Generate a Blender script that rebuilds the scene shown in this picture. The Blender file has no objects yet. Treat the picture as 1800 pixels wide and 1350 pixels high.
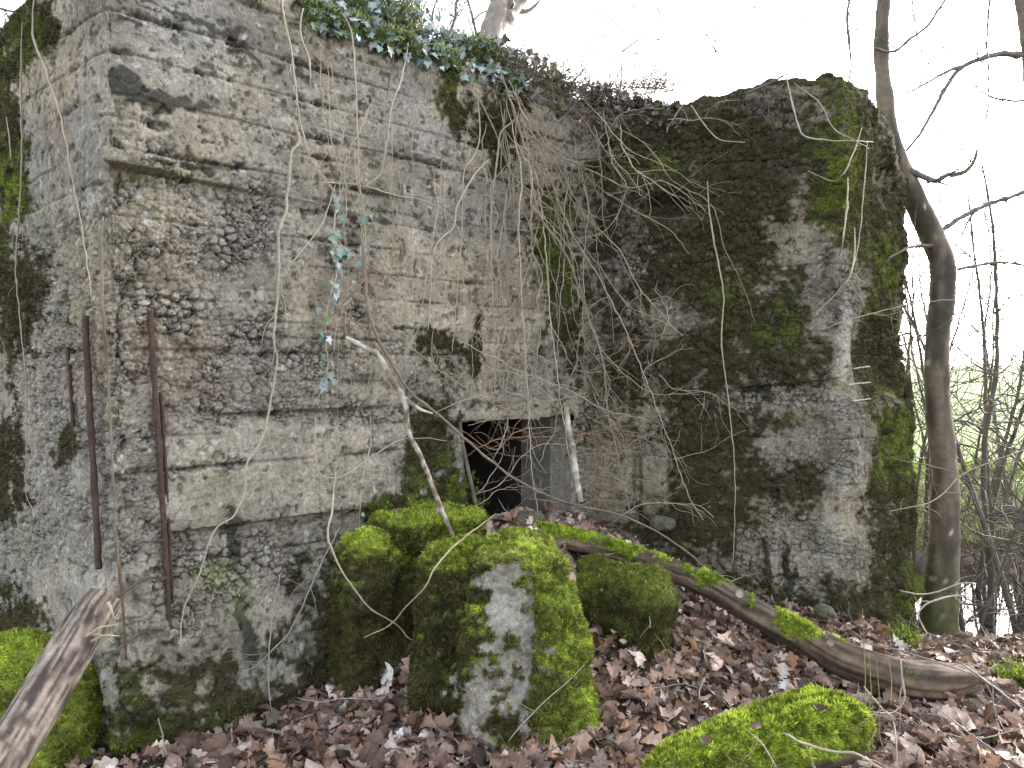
import bpy, math, random
import numpy as np
from mathutils import Vector
random.seed(7)
rng = np.random.default_rng(7)
C = bpy.context.scene.collection
F = 1300.0; CX, CY = 900.0, 675.0; CAMZ = 1.5
PITCH = math.atan(35 / F)
# ------------------------------------------------------------------ camera maths (image pixel of the 1800 px photo <-> world)
cp, sp = math.cos(PITCH), math.sin(PITCH)
def ray(px, py):
    x = (px - CX) / F; u = -(py - CY) / F
    return np.array([x, cp + u * sp, -sp + u * cp])          # y component = forward
def P(px, py, depth):                                        # world point whose y (distance) is depth
    r = ray(px, py); return np.array([0, 0, CAMZ]) + r * (depth / r[1])
def PZ(px, py, z):
    r = ray(px, py); return np.array([0, 0, CAMZ]) + r * ((z - CAMZ) / r[2])
def proj(p):
    x = p[..., 0]; y = p[..., 1]; z = p[..., 2] - CAMZ
    f = y * cp - z * sp; u = y * sp + z * cp
    f = np.where(f < .05, .05, f)
    return CX + F * x / f, CY - F * u / f
# ------------------------------------------------------------------ noise
_T = rng.random((256, 256)).astype(np.float32)
_T3 = rng.random((32, 32, 32)).astype(np.float32)
def sm(a): return a * a * (3 - 2 * a)
def ss(a, b, x):
    t = np.clip((x - a) / (b - a), 0, 1); return t * t * (3 - 2 * t)
def vn(x, y, s=0):
    x = np.asarray(x) + s * 17.31; y = np.asarray(y) + s * 9.77
    xi = np.floor(x).astype(int); yi = np.floor(y).astype(int)
    fx = sm(x - xi); fy = sm(y - yi)
    a = _T[xi & 255, yi & 255]; b = _T[(xi + 1) & 255, yi & 255]
    c = _T[xi & 255, (yi + 1) & 255]; d = _T[(xi + 1) & 255, (yi + 1) & 255]
    return (a + (b - a) * fx) * (1 - fy) + (c + (d - c) * fx) * fy
def fb(x, y, f, o=4, s=0, g=.5):
    r = 0; a = 1; n = 0
    for i in range(o):
        r = r + a * (vn(x * f, y * f, s + i * 3) - .5); n += a; a *= g; f *= 2.03
    return r / n * 2                                             # ~ -1..1
def vn3(p, f, s=0):
    q = p * f + s * 5.37
    i = np.floor(q).astype(int); t = sm(q - i); r = 0
    for dx in (0, 1):
        for dy in (0, 1):
            for dz in (0, 1):
                w = (t[..., 0] if dx else 1 - t[..., 0]) * (t[..., 1] if dy else 1 - t[..., 1]) * (t[..., 2] if dz else 1 - t[..., 2])
                r = r + w * _T3[(i[..., 0] + dx) & 31, (i[..., 1] + dy) & 31, (i[..., 2] + dz) & 31]
    return r
def fb3(p, f, o=4, s=0, g=.5):
    r = 0; a = 1; n = 0
    for i in range(o):
        r = r + a * (vn3(p, f, s + i) - .5); n += a; a *= g; f *= 2.03
    return r / n * 2
def worley(x, y, s=0):
    x = x + s * 13.7; y = y + s * 7.9
    xi = np.floor(x).astype(int); yi = np.floor(y).astype(int)
    f1 = np.full(x.shape, 9.0); f2 = np.full(x.shape, 9.0); cid = np.zeros(x.shape)
    for dx in (-1, 0, 1):
        for dy in (-1, 0, 1):
            a = xi + dx; b = yi + dy
            jx = _T[a & 255, b & 255]; jy = _T[(a + 91) & 255, (b + 37) & 255]
            d = np.hypot(a + jx - x, b + jy - y)
            m = d < f1
            f2 = np.where(m, f1, np.minimum(f2, d)); f1 = np.where(m, d, f1)
            cid = np.where(m, _T[(a + 11) & 255, (b + 53) & 255], cid)
    return f1, f2, cid
def mixc(a, b, t):
    return np.asarray(a) * (1 - t[..., None]) + np.asarray(b) * t[..., None]
# ------------------------------------------------------------------ mesh helpers
def mk(name, V, Q=None, T=None, col=None, mat=None, parent=None, smooth=True):
    V = np.asarray(V, np.float32).reshape(-1, 3)
    Q = np.zeros((0, 4), np.int32) if Q is None else np.asarray(Q, np.int32).reshape(-1, 4)
    T = np.zeros((0, 3), np.int32) if T is None else np.asarray(T, np.int32).reshape(-1, 3)
    me = bpy.data.meshes.new(name)
    me.vertices.add(len(V)); me.vertices.foreach_set('co', V.ravel())
    L = np.concatenate([Q.ravel(), T.ravel()]).astype(np.int32)
    me.loops.add(len(L)); me.loops.foreach_set('vertex_index', L)
    n = len(Q) + len(T); me.polygons.add(n)
    st = np.concatenate([np.arange(len(Q)) * 4, len(Q) * 4 + np.arange(len(T)) * 3]).astype(np.int32)
    me.polygons.foreach_set('loop_start', st)
    me.polygons.foreach_set('use_smooth', np.full(n, smooth, dtype=bool))
    if col is not None:
        a = me.color_attributes.new('col', 'FLOAT_COLOR', 'POINT')
        cc = np.ones((len(V), 4), np.float32); cc[:, :3] = col
        a.data.foreach_set('color', cc.ravel())
    me.update(calc_edges=True); me.validate()
    if mat: me.materials.append(mat)
    o = bpy.data.objects.new(name, me); C.objects.link(o)
    if parent: o.parent = parent
    return o
def tag(o, label, cat=None, group=None, kind=None):
    if label: o['label'] = label
    if cat: o['category'] = cat
    if group: o['group'] = group
    if kind: o['kind'] = kind
    return o
def empty(name, label, cat, group=None, loc=(0, 0, 0)):
    o = bpy.data.objects.new(name, None); C.objects.link(o); o.empty_display_size = .1
    return tag(o, label, cat, group)
class MB:
    def __init__(s): s.V = []; s.Q = []; s.T = []; s.K = []; s.n = 0
    def add(s, V, Q=None, T=None, K=(.2, .2, .2)):
        V = np.asarray(V, float).reshape(-1, 3)
        if Q is not None and len(Q): s.Q.append(np.asarray(Q).reshape(-1, 4) + s.n)
        if T is not None and len(T): s.T.append(np.asarray(T).reshape(-1, 3) + s.n)
        K = np.asarray(K, float); K = np.broadcast_to(K, (len(V), 3))
        s.V.append(V); s.K.append(K); s.n += len(V)
    def build(s, name, mat, parent=None, smooth=True):
        return mk(name, np.concatenate(s.V), np.concatenate(s.Q) if s.Q else None, np.concatenate(s.T) if s.T else None,
                  np.concatenate(s.K), mat, parent, smooth)
def catmull(pts, rad, step):
    pts = np.asarray(pts, float); rad = np.asarray(rad, float)
    p = np.vstack([2 * pts[0] - pts[1], pts, 2 * pts[-1] - pts[-2]])
    out = []; ro = []
    for i in range(1, len(p) - 2):
        n = max(2, int(np.linalg.norm(p[i + 1] - p[i]) / step) + 1)
        t = np.linspace(0, 1, n, endpoint=False)[:, None]
        a, b, c, d = p[i - 1], p[i], p[i + 1], p[i + 2]
        out.append(.5 * (2 * b + (c - a) * t + (2 * a - 5 * b + 4 * c - d) * t ** 2 + (-a + 3 * b - 3 * c + d) * t ** 3))
        ro.append(rad[i - 1] + (rad[i] - rad[i - 1]) * t[:, 0])
    out.append(p[-2][None]); ro.append(rad[-1:])
    return np.vstack(out), np.concatenate(ro)
def tube(mb, pts, rad, sides=5, step=.03, wob=0.0, col=(.2, .17, .13), colf=None, rough=0.0, knob=0.0, cap=True, interp=True):
    rad = np.broadcast_to(np.asarray(rad, float), (len(pts),)) if np.ndim(rad) == 0 or len(np.atleast_1d(rad)) == len(pts) else np.interp(np.linspace(0, 1, len(pts)), np.linspace(0, 1, len(rad)), rad)
    if interp: p, r = catmull(pts, rad, step)
    else: p, r = np.asarray(pts, float), np.asarray(rad, float)
    n = len(p)
    if wob:
        w = rng.normal(0, 1, (n, 3)); k = np.array([.25, .5, .25])
        for j in range(3): w[:, j] = np.convolve(w[:, j], k, 'same')
        p = p + w * wob
    if knob: r = r * (1 + knob * rng.random(n) ** 4)
    t = np.gradient(p, axis=0); t /= np.linalg.norm(t, axis=1)[:, None] + 1e-9
    ref = np.array([.31, .84, .44]) if abs(t[:, 2].mean()) > .5 else np.array([.1, .2, .97])
    a = np.cross(t, ref); a /= np.linalg.norm(a, axis=1)[:, None] + 1e-9
    b = np.cross(t, a)
    th = np.arange(sides) * 2 * math.pi / sides
    ring = a[:, None, :] * np.cos(th)[None, :, None] + b[:, None, :] * np.sin(th)[None, :, None]
    rr = np.broadcast_to(r[:, None], (n, sides)).copy()
    V = p[:, None, :] + ring * rr[..., None]
    if rough:
        V = V + ring * (fb3(V, 9, 4, 3) * rough)[..., None]
    V = V.reshape(-1, 3)
    i = np.arange(n - 1)[:, None] * sides; j = np.arange(sides)[None, :]; j2 = (j + 1) % sides
    Q = np.stack([i + j, i + j2, i + sides + j2, i + sides + j], -1).reshape(-1, 4)
    T = []
    if cap:
        V = np.vstack([V, p[:1], p[-1:]]); k = n * sides
        for q in range(sides):
            T.append([k, (q + 1) % sides, q]); T.append([k + 1, (n - 1) * sides + q, (n - 1) * sides + (q + 1) % sides])
    K = colf(V) if colf else np.asarray(col) * (1 + .25 * fb3(V, 14, 2, 5))[:, None]
    mb.add(V, Q, T, K)
    return p, r
def grid_faces(m, n):
    i = np.arange(m - 1)[:, None] * n; j = np.arange(n - 1)[None, :]
    return np.stack([i + j, i + j + 1, i + n + j + 1, i + n + j], -1)
def blades(mb, Pt, N, length, width, col, droop=.3, spread=.8, cvar=.35):
    """moss: small pointed leaflets standing out of the cushion"""
    n = len(Pt)
    if n == 0: return
    d = N + rng.normal(0, spread * .85, (n, 3)); d[:, 2] -= droop
    d /= np.linalg.norm(d, axis=1)[:, None]
    sd = np.cross(d, rng.normal(0, 1, (n, 3))); sd /= np.linalg.norm(sd, axis=1)[:, None]
    cl = .5 * fb3(Pt, 20, 2, 6) + 1.0 * fb3(Pt, 62, 2, 7); L = length * (.35 + rng.random(n) + .9 * np.clip(cl + .2, 0, 1))[:, None]; W = width * (.6 + .8 * rng.random(n))[:, None]
    a = Pt - sd * W * .5 - N * length * .25; b = Pt + sd * W * .5 - N * length * .25
    m = Pt + d * L
    V = np.stack([a, b, m], 1).reshape(-1, 3)
    T = np.arange(n * 3).reshape(-1, 3)
    k = np.asarray(col) * (1 + cvar * rng.normal(0, 1, (n, 1)).clip(-1.6, 2.2)) * (1 + .95 * cl[:, None]).clip(.25, 2.1)
    br_ = ss(.15, .5, fb3(Pt, 6, 3, 9))[:, None] * .55; k = k * (1 - br_) + k.sum(1, keepdims=True) * np.array((.36, .33, .14)) * br_
    K = np.repeat(k[:, None, :], 3, 1); K[:, 2] *= 1.25
    mb.add(V, None, T, K.reshape(-1, 3).clip(.003, .9))
# ------------------------------------------------------------------ materials
def attr_mat(name, rough=.9, bscale=60, bstr=.4, bdist=.004, lo=.75, hi=1.25, nscale=40, spec=.3, trans=0.0, coat=0.0, streak=None, fine=.12):
    m = bpy.data.materials.new(name); m.use_nodes = True
    nt = m.node_tree; N = nt.nodes; Lk = nt.links; bs = N['Principled BSDF']; out = N['Material Output']
    at = N.new('ShaderNodeAttribute'); at.attribute_name = 'col'
    tc = N.new('ShaderNodeTexCoord')
    mp = N.new('ShaderNodeMapping'); Lk.new(tc.outputs['Object'], mp.inputs[0])
    if streak: mp.inputs['Scale'].default_value = streak
    no = N.new('ShaderNodeTexNoise'); no.inputs['Scale'].default_value = nscale; no.inputs['Detail'].default_value = 6; no.inputs['Roughness'].default_value = .65
    Lk.new(mp.outputs[0], no.inputs['Vector'])
    mr = N.new('ShaderNodeMapRange'); mr.inputs[1].default_value = .3; mr.inputs[2].default_value = .7
    mr.inputs[3].default_value = lo; mr.inputs[4].default_value = hi
    Lk.new(no.outputs[0], mr.inputs[0])
    n2 = N.new('ShaderNodeTexNoise'); n2.inputs['Scale'].default_value = nscale * 3.6; n2.inputs['Detail'].default_value = 3; n2.inputs['Roughness'].default_value = .8
    Lk.new(mp.outputs[0], n2.inputs['Vector'])
    m2 = N.new('ShaderNodeMapRange'); m2.inputs[1].default_value = .3; m2.inputs[2].default_value = .7; m2.inputs[3].default_value = 1 - fine; m2.inputs[4].default_value = 1 + fine
    Lk.new(n2.outputs[0], m2.inputs[0]); mm = N.new('ShaderNodeMath'); mm.operation = 'MULTIPLY'
    Lk.new(mr.outputs[0], mm.inputs[0]); Lk.new(m2.outputs[0], mm.inputs[1])
    mx = N.new('ShaderNodeVectorMath'); mx.operation = 'SCALE'
    Lk.new(at.outputs['Color'], mx.inputs[0]); Lk.new(mm.outputs[0], mx.inputs['Scale'])
    Lk.new(mx.outputs[0], bs.inputs['Base Color'])
    bs.inputs['Roughness'].default_value = rough; bs.inputs['Specular IOR Level'].default_value = spec
    if bstr:
        nb = N.new('ShaderNodeTexNoise'); nb.inputs['Scale'].default_value = bscale; nb.inputs['Detail'].default_value = 8; nb.inputs['Roughness'].default_value = .7
        Lk.new(mp.outputs[0], nb.inputs['Vector'])
        bp = N.new('ShaderNodeBump'); bp.inputs['Strength'].default_value = bstr; bp.inputs['Distance'].default_value = bdist
        Lk.new(nb.outputs[0], bp.inputs['Height']); Lk.new(bp.outputs[0], bs.inputs['Normal'])
    if trans:
        tr = N.new('ShaderNodeBsdfTranslucent'); ms = N.new('ShaderNodeMixShader'); ms.inputs[0].default_value = trans
        Lk.new(mx.outputs[0], tr.inputs[0]); Lk.new(bs.outputs[0], ms.inputs[1]); Lk.new(tr.outputs[0], ms.inputs[2])
        Lk.new(ms.outputs[0], out.inputs[0])
    return m
M_conc = attr_mat('weathered_concrete', .92, 110, .9, .007, .62, 1.34, 62, .2, fine=.42)
M_moss = attr_mat('moss', .85, 0, 0, 0, .8, 1.2, 12, .25, trans=.3)
M_leaf = attr_mat('dead_leaf', .62, 70, .35, .002, .75, 1.25, 50, .4, trans=.15)
M_ivy = attr_mat('ivy_leaf', .32, 60, .2, .001, .8, 1.2, 60, .6, trans=.08)
M_stem = attr_mat('dry_stem', .75, 120, .3, .001, .75, 1.25, 90, .3)
M_bark = attr_mat('smooth_bark', .62, 60, .5, .004, .7, 1.3, 26, .35)
M_wood = attr_mat('bare_wood', .8, 30, .8, .008, .6, 1.4, 22, .3)
M_rust = attr_mat('rusted_steel', .85, 90, .7, .004, .6, 1.4, 60, .3)
M_soil = attr_mat('leafy_soil', .95, 30, .8, .01, .6, 1.4, 18, .2)
M_field = attr_mat('meadow', .9, 20, .5, .02, .7, 1.3, 3, .2)
# ------------------------------------------------------------------ plan of the bunker
C0 = np.array([-1.557, 2.85]); C1 = np.array([.414, 4.68]); C2 = np.array([1.918, 4.30])
dl = np.array([-.757, .654]); dm = (C1 - C0) / np.linalg.norm(C1 - C0)
C3 = C2 + dm * .98
A0 = C0 + dl * 2.4
poly = [A0, C0, C1, C2, C3, C3 + np.array([-.62, .78]) * .5]
seg = [np.linalg.norm(poly[i + 1] - poly[i]) for i in range(5)]
SC = np.concatenate([[0], np.cumsum(seg)])            # s of the corners
nm = np.array([dm[1], -dm[0]])                        # outward normal of the front wall
def plane_of(px):
    if px < 190: a, b = C0, -dl
    elif px < 1015: a, b = C0, dm
    elif px < 1480: a, b = C1, (C2 - C1) / np.linalg.norm(C2 - C1)
    else: a, b = C2, dm
    return a, np.array([b[1], -b[0]])
def W(px, py, off=.03):
    """point on the wall seen at (px,py), 'off' metres in front of it"""
    a, n = plane_of(px); r = ray(px, py); rd = r[:2]
    t = (np.dot(a, n) + off) / np.dot(rd, n)
    return np.array([0, 0, CAMZ]) + r * t
def s_main(px):
    p = W(px, 640, 0); return SC[1] + np.dot(p[:2] - C0, dm)
# blobs: (cx, cy, rx, ry, strength)
def blobs(px, py, L):
    m = np.zeros(px.shape)
    for b in L:
        cx, cy, rx, ry, st = b[:5]
        a = math.radians(b[5]) if len(b) > 5 else 0
        dx = px - cx; dy = py - cy
        u = (dx * math.cos(a) + dy * math.sin(a)) / rx; v = (-dx * math.sin(a) + dy * math.cos(a)) / ry
        m = np.maximum(m, st * np.exp(-(u * u + v * v) ** 1.2 * .7))
    return m
MOSS = [  # strong green/dark moss on the walls
    (1250, 560, 230, 420, .95), (1120, 330, 110, 120, .85), (1250, 240, 220, 60, .9), (1220, 900, 100, 170, .95),
    (1130, 640, 90, 260, .8), (1500, 330, 75, 200, .9), (1550, 520, 40, 260, .9), (1560, 860, 60, 260, .9), (1410, 880, 60, 60, .6),
    (1330, 1060, 160, 40, .7), (1560, 1040, 60, 100, .95), (1400, 500, 110, 120, .65),
    (975, 440, 40, 120, 1.0), (1000, 600, 40, 70, .8), (930, 440, 25, 60, .6), (880, 200, 60, 110, .75), (800, 170, 24, 75, .85), (760, 90, 60, 22, .8), (845, 620, 16, 34, .95),
    (845, 565, 10, 14, .8), (765, 620, 50, 45, .62), (750, 800, 45, 110, .85), (790, 860, 55, 45, .95), (730, 900, 110, 40, 1.0),
    (640, 1080, 130, 140, .95), (430, 1270, 260, 75, .9), (250, 1230, 60, 50, .8), (350, 1200, 150, 60, .75), (560, 1210, 160, 90, 1.), (480, 1150, 70, 60, .6), (230, 1320, 90, 50, 1.),
    (620, 1250, 130, 90, .9), (8, 200, 35, 150, .95), (60, 40, 60, 60, .9), (20, 330, 22, 70, .9), (20, 500, 55, 110, .85), (0, 830, 40, 120, .9),
    (20, 1150, 60, 110, .9), (115, 790, 22, 28, .9), (430, 1060, 40, 30, .6), (640, 30, 90, 22, .8, 15), (560, 20, 60, 18, .7), (620, 380, 16, 70, .5), (950, 90, 90, 40, .8), (720, 1160, 60, 60, .9)]
BARE = [(1420, 430, 50, 40, .75), (1335, 490, 45, 45, .55), (1380, 705, 105, 26, .95), (1400, 790, 70, 34, .8), (1485, 610, 22, 110, 1.), (1375, 980, 95, 55, .95),
    (1478, 880, 20, 150, .8), (1180, 555, 50, 38, .6), (1130, 720, 60, 45, .6), (1110, 840, 70, 55, .8), (1130, 470, 60, 40, .4), (1300, 650, 40, 60, .5), (1440, 560, 30, 30, .7),
    (960, 260, 25, 60, .5), (1480, 1000, 30, 60, .8), (370, 1230, 22, 50, .7), (600, 1160, 35, 40, .3)]
BRIGHT = [(975, 450, 40, 90, 1.), (1470, 300, 40, 160, .8), (1540, 470, 25, 70, .8), (1555, 760, 50, 70, .9), (1380, 570, 60, 40, .6), (1160, 290, 60, 25, .6), (1410, 740, 40, 20, .7), (790, 860, 60, 50, .9), (740, 890, 90, 20, 1.),
    (240, 1310, 70, 45, .9), (20, 330, 25, 80, 1.), (60, 90, 60, 60, .6), (430, 1270, 160, 50, .4), (800, 170, 30, 80, .5), (760, 90, 80, 20, .6), (1280, 520, 40, 30, .5), (1580, 1040, 40, 80, .6), (250, 1200, 40, 30, .5), (640, 960, 80, 20, .7)]
ROUGH = [(330, 400, 220, 130, .8), (300, 620, 260, 160, .75), (520, 650, 180, 60, .7), (130, 650, 140, 260, .95), (520, 720, 220, 40, .8), (400, 1010, 200, 90, 1.), (250, 260, 120, 40, .6),
    (1380, 700, 130, 60, .9), (1375, 990, 140, 90, 1.), (1400, 820, 90, 60, .8), (1250, 560, 300, 500, .55), (700, 850, 150, 70, .8), (60, 900, 90, 200, .9), (820, 690, 200, 40, .5), (700, 560, 120, 40, .4), (200, 900, 120, 260, .8)]
SMOOTH = [(700, 160, 220, 80, .8), (800, 330, 200, 60, .7), (360, 100, 150, 60, .5), (500, 830, 200, 50, .4), (850, 560, 120, 60, .5), (380, 240, 170, 40, .6), (110, 1040, 90, 40, .7), (400, 1060, 70, 50, .6), (1380, 770, 70, 30, .9), (520, 470, 90, 60, .4)]
BLACK = [(270, 163, 95, 15, 1., 14), (215, 138, 35, 14, .9, 10), (450, 110, 120, 8, .6, 22), (240, 40, 40, 8, .7), (330, 30, 140, 6, .7, 22), (415, 960, 14, 50, 1.), (430, 1120, 16, 60, .8), (545, 1090, 10, 50, .7), (1170, 360, 45, 30, .9),  # black lichen; one upright blob paints in the darkness of a void
    (1250, 300, 240, 70, .6), (1330, 690, 20, 25, .8), (1350, 1000, 8, 40, .9), (1400, 1010, 7, 60, .7), (860, 700, 60, 8, .5), (1270, 210, 200, 40, .5), (700, 35, 160, 10, .5, 22), (380, 290, 60, 8, .7)]
# ------------------------------------------------------------------ the wall strip
DS = .0052
S = np.arange(.9, SC[5], DS)
xs = np.interp(S, SC, [p[0] for p in poly]); ys = np.interp(S, SC, [p[1] for p in poly])
def gsm(a, sig):
    k = np.exp(-.5 * (np.arange(-60, 61) * DS / sig) ** 2); k /= k.sum()
    return np.convolve(np.pad(a, 60, mode='reflect', reflect_type='odd'), k, 'valid')
xs, ys = gsm(xs, .035), gsm(ys, .035)
tx, ty = np.gradient(xs), np.gradient(ys); ln = np.hypot(tx, ty); tx /= ln; ty /= ln
NX, NY = ty, -tx
ztop = np.interp(S, [0, SC[1], SC[2], SC[2] + .5, SC[3] - .4, SC[3], SC[3] + .5, SC[5]], [3.17, 3.17, 3.17, 3.1, 3.16, 3.2, 3.1, 2.8]) + .035 * fb(S, S * 0 + 3, 3, 3)
R = np.interp(S, [0, SC[2] - .1, SC[2] + .2, SC[5]], [.05, .05, .14, .16])
ZB = -.45
nv = int(3.62 / DS); nr = 46
rows = nv + nr
Z = np.zeros((rows, len(S))); IN = np.zeros_like(Z); TH = np.zeros_like(Z)
tv = np.linspace(0, 1, nv)[:, None]
Z[:nv] = ZB + (ztop - R - ZB) * tv
ta = np.linspace(0, 1, 26)[1:, None] * math.pi / 2
Z[nv:nv + 25] = ztop - R + R * np.sin(ta); IN[nv:nv + 25] = R * (1 - np.cos(ta)); TH[nv:nv + 25] = ta
tb = np.linspace(0, 1, nr - 24)[1:, None]
Z[nv + 25:] = ztop + tb * 0; IN[nv + 25:] = R + tb * .35; TH[nv + 25:] = math.pi / 2
SS = np.broadcast_to(S, Z.shape); UV = Z + IN                      # arc coordinate
base = np.stack([xs - NX * IN, ys - NY * IN, Z], -1)
base0 = np.stack([np.broadcast_to(xs, Z.shape), np.broadcast_to(ys, Z.shape), Z], -1)
PX, PY = proj(base0)
WX = PX + 26 * fb(SS, UV, 3.5, 5, 80) + 12 * fb(SS, UV, 17, 4, 82); WY = PY + 26 * fb(SS, UV, 3.5, 5, 81) + 14 * fb(SS, UV, 17, 4, 83)
# hidden board joints (heights measured on the photo at x = 600)
ZL = sorted([W(600, y, 0)[2] for y in (-60, 62, 132, 192, 252, 328, 380, 427, 520, 570, 620, 722, 800, 900, 1010)])
mids = [(a + b) / 2 + rng.normal(0, .015) for a, b in zip(ZL[:-1], ZL[1:]) if b - a > .13]; ZL = sorted(ZL + mids); jst = np.array([-.34 if z in mids else rng.uniform(-.12, .1) for z in ZL])
on_wing = ss(SC[2] - .02, SC[2] + .1, SS)
wy = UV + .012 * fb(SS, UV, 1.5, 3, 2) + .006 * fb(SS, UV, 9, 3, 4)
dist = np.full(Z.shape, 9.); sgn = np.zeros_like(Z); bid = np.zeros(Z.shape, int); jid = np.zeros(Z.shape, int)
for k, z in enumerate(ZL):
    d = wy - z; bid += (d > 0)
    m = np.abs(d) < dist; dist = np.where(m, np.abs(d), dist); sgn = np.where(m, np.sign(d), sgn); jid = np.where(m, k, jid)
jn = jst[jid] + 1.1 * fb(SS, jid * 3.1, 3.2, 5, 8)                                      # how open the joint is along its length
jn2 = fb(SS, UV, 7, 4, 9)
jn = jn - .30 * ss(SC[1] - .02, SC[1] - .12, SS) - .15 * on_wing
n_big = fb(SS, UV, 1.3, 3, 1); n_mid = fb(SS, UV, 5, 4, 5); n_fin = fb(SS, UV, 30, 4, 6); n_hf = fb(SS, UV, 90, 2, 7)
rough = ss(.28, .62, blobs(WX, WY, ROUGH) * .75 - .55 * blobs(WX, WY, SMOOTH) + .42 * n_mid + .16 * n_big + .12)
crum = ss(0, 1, (.014 + .035 * np.clip(jn, 0, 1) + .03 * jn2 - dist) / .02) * ss(-.05, .25, jn + .8 * jn2)
rough = np.maximum(rough, crum * .85) * (.38 + .62 * ss(-.25, .25, fb(SS, UV, 9, 4, 12)))
f1, f2, cA = worley(SS * 24, UV * 26 + .3 * n_mid, 1); f1b, f2b, cB = worley(SS * 52, UV * 55, 2); f1c, f2c, cC = worley(SS * 105, UV * 110, 3)
dome = lambda f, r: np.sqrt(np.clip(1 - (f / r) ** 2, 0, 1))
crk = lambda a, b, w: 1 - ss(0, w, b - a)
big_ = (cA > .5)
ka, kb, kc_ = crk(f1, f2, .16) * big_, crk(f1b, f2b, .22) * (~big_ | (f1 > .5)), crk(f1c, f2c, .3)
peb = big_ * (.016 * dome(f1, .75) + .016 * cA) + (~big_) * (.010 * dome(f1b, .8) + .014 * cB) + .004 * dome(f1c, .7) + .003 * cC
peb -= .018 * ka + .011 * kb + .003 * kc_
board_off = np.array([0.0] + list(np.cumsum(np.where(jst < -.3, 0, rng.normal(0, .004, len(ZL))) * .8)) + [0]); board_off -= board_off.mean(); board_off = board_off.clip(-.0035, .0035)[np.clip(bid, 0, len(ZL))]
D = .008 * n_big + .005 * n_mid + board_off * (1 - rough) + .0018 * n_fin + .0006 * n_hf
D += rough * (-.026 + peb - .018 * np.clip(n_mid + .2, 0, 1) + .004 * n_fin)
gro = np.exp(-(dist / .0050) ** 2) * ss(-.45, -.05, jn)
D -= .010 * gro * (.7 + .5 * n_fin)
deep = ss(.10, .34, jn + .6 * jn2) * np.exp(-(dist / (.006 + .010 * np.clip(jn2 + .3, 0, 1))) ** 2) * (1 - on_wing * .5)
D -= .015 * deep
pit = ss(.30, .46, fb(SS, UV, 22, 4, 20)); D -= .009 * pit
pit2 = ss(.36, .5, fb(SS, UV, 52, 3, 22)); D -= .005 * pit2
# large features ---------------------------------------------------
def box(px0, px1, py0, py1, e=10):
    return ss(px0 - e, px0 + e, PX) * (1 - ss(px1 - e, px1 + e, PX)) * ss(py0 - 2, py0 + 2, PY) * (1 - ss(py1 - 2, py1 + 2, PY))
jl = 10 * n_mid
slope = lambda x0, y0, x1, y1: y0 + (PX - x0) * (y1 - y0) / (x1 - x0)
# slab lip upper left
up = slope(185, 255, 315, 285); lo = slope(185, 285, 315, 310)
lip = ss(182, 188, PX) * (1 - ss(308, 318, PX + jl * .5)) * ss(up - 6, up + 6, PY) * (1 - ss(lo - 1.5, lo + 1.5, PY))
D += .05 * lip
und = ss(182, 200, PX) * (1 - ss(420, 600, PX + jl * 5)) * ss(lo - 1, lo + 3, PY) * (1 - ss(lo + 30, lo + 110, PY))
D -= .028 * und * (1 - .3 * n_mid)
# overhanging board at y~930 and recess below it
l1 = slope(310, 936, 640, 893) + 2 * n_mid
rec = ss(290, 320, PX + jl) * (1 - ss(640, 700, PX)) * ss(l1 - 1.5, l1 + 2, PY)
D += -.05 * rec * (1 - ss(l1 + 60, l1 + 260, PY)) + .008 * ss(300, 325, PX + jl) * (1 - ss(690, 720, PX)) * ss(l1 - 50, l1 - 20, PY) * (1 - ss(l1 - 1.5, l1 + 1, PY))
l2 = slope(380, 727, 700, 712) + 2 * n_mid
D -= .028 * ss(370, 395, PX) * (1 - ss(640, 720, PX)) * ss(l2 - 1, l2 + 2, PY) * (1 - ss(l2 + 8, l2 + 45, PY))
l3 = slope(380, 621, 600, 618) + 1.5 * n_mid
D -= .018 * ss(370, 395, PX) * (1 - ss(590, 620, PX)) * ss(l3 - 1, l3 + 2, PY) * (1 - ss(l3 + 4, l3 + 30, PY))
# eroded corner with the bars
cor = np.exp(-((SS - SC[1]) / .24) ** 2) * ss(380, 520, PY + 4 * jl)
f1d, f2d, cD = worley(SS * 9, UV * 8 + .5 * n_mid, 6)
D -= cor * (.05 + .03 * n_mid + .02 * n_big - .035 * dome(f1d, .7) * (cD > .3))
D -= .02 * np.exp(-((SS - SC[1]) / .10) ** 2) * (1 - ss(380, 520, PY)) * (1 + 1.2 * n_mid)
# bulging footing
foot = ss(1010, 1250, PY + 3 * jl) * ss(250, 330, PX) * (1 - ss(690, 1000, PX)); D += foot * (.10 + .04 * n_mid)
ft2 = np.exp(-(((PX - 640) / 95) ** 2 + ((PY - 1085) / 120) ** 2) ** 2); D += .13 * ft2 * (1 + .3 * n_mid)
# wing wall: big lumps, recess under the ledge, sockets
D += on_wing * (.014 * n_big + .022 * n_mid)
l4 = slope(1300, 680, 1480, 664) + 2 * n_mid
D -= .045 * ss(1285, 1305, PX + jl) * (1 - ss(1470, 1482, PX)) * ss(l4 - 1, l4 + 2, PY) * (1 - ss(l4 + 20, l4 + 90, PY + jl))
D -= .05 * np.exp(-(((PX - 1378) / 9) ** 2 + ((PY - 988) / 42) ** 2) ** 2) + .05 * np.exp(-(((PX - 1338) / 10) ** 2 + ((PY - 985) / 30) ** 2) ** 2)
D -= .10 * np.exp(-(((PX + jl - 1170) / 42) ** 2 + ((PY - 362) / 24) ** 2) ** 2)
D -= .06 * np.exp(-(((PX - 1120) / 8) ** 2 + ((PY - 850) / 60) ** 2) ** 2) + .05 * np.exp(-(((PX - 1180) / 8) ** 2 + ((PY - 840) / 60) ** 2) ** 2)
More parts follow.
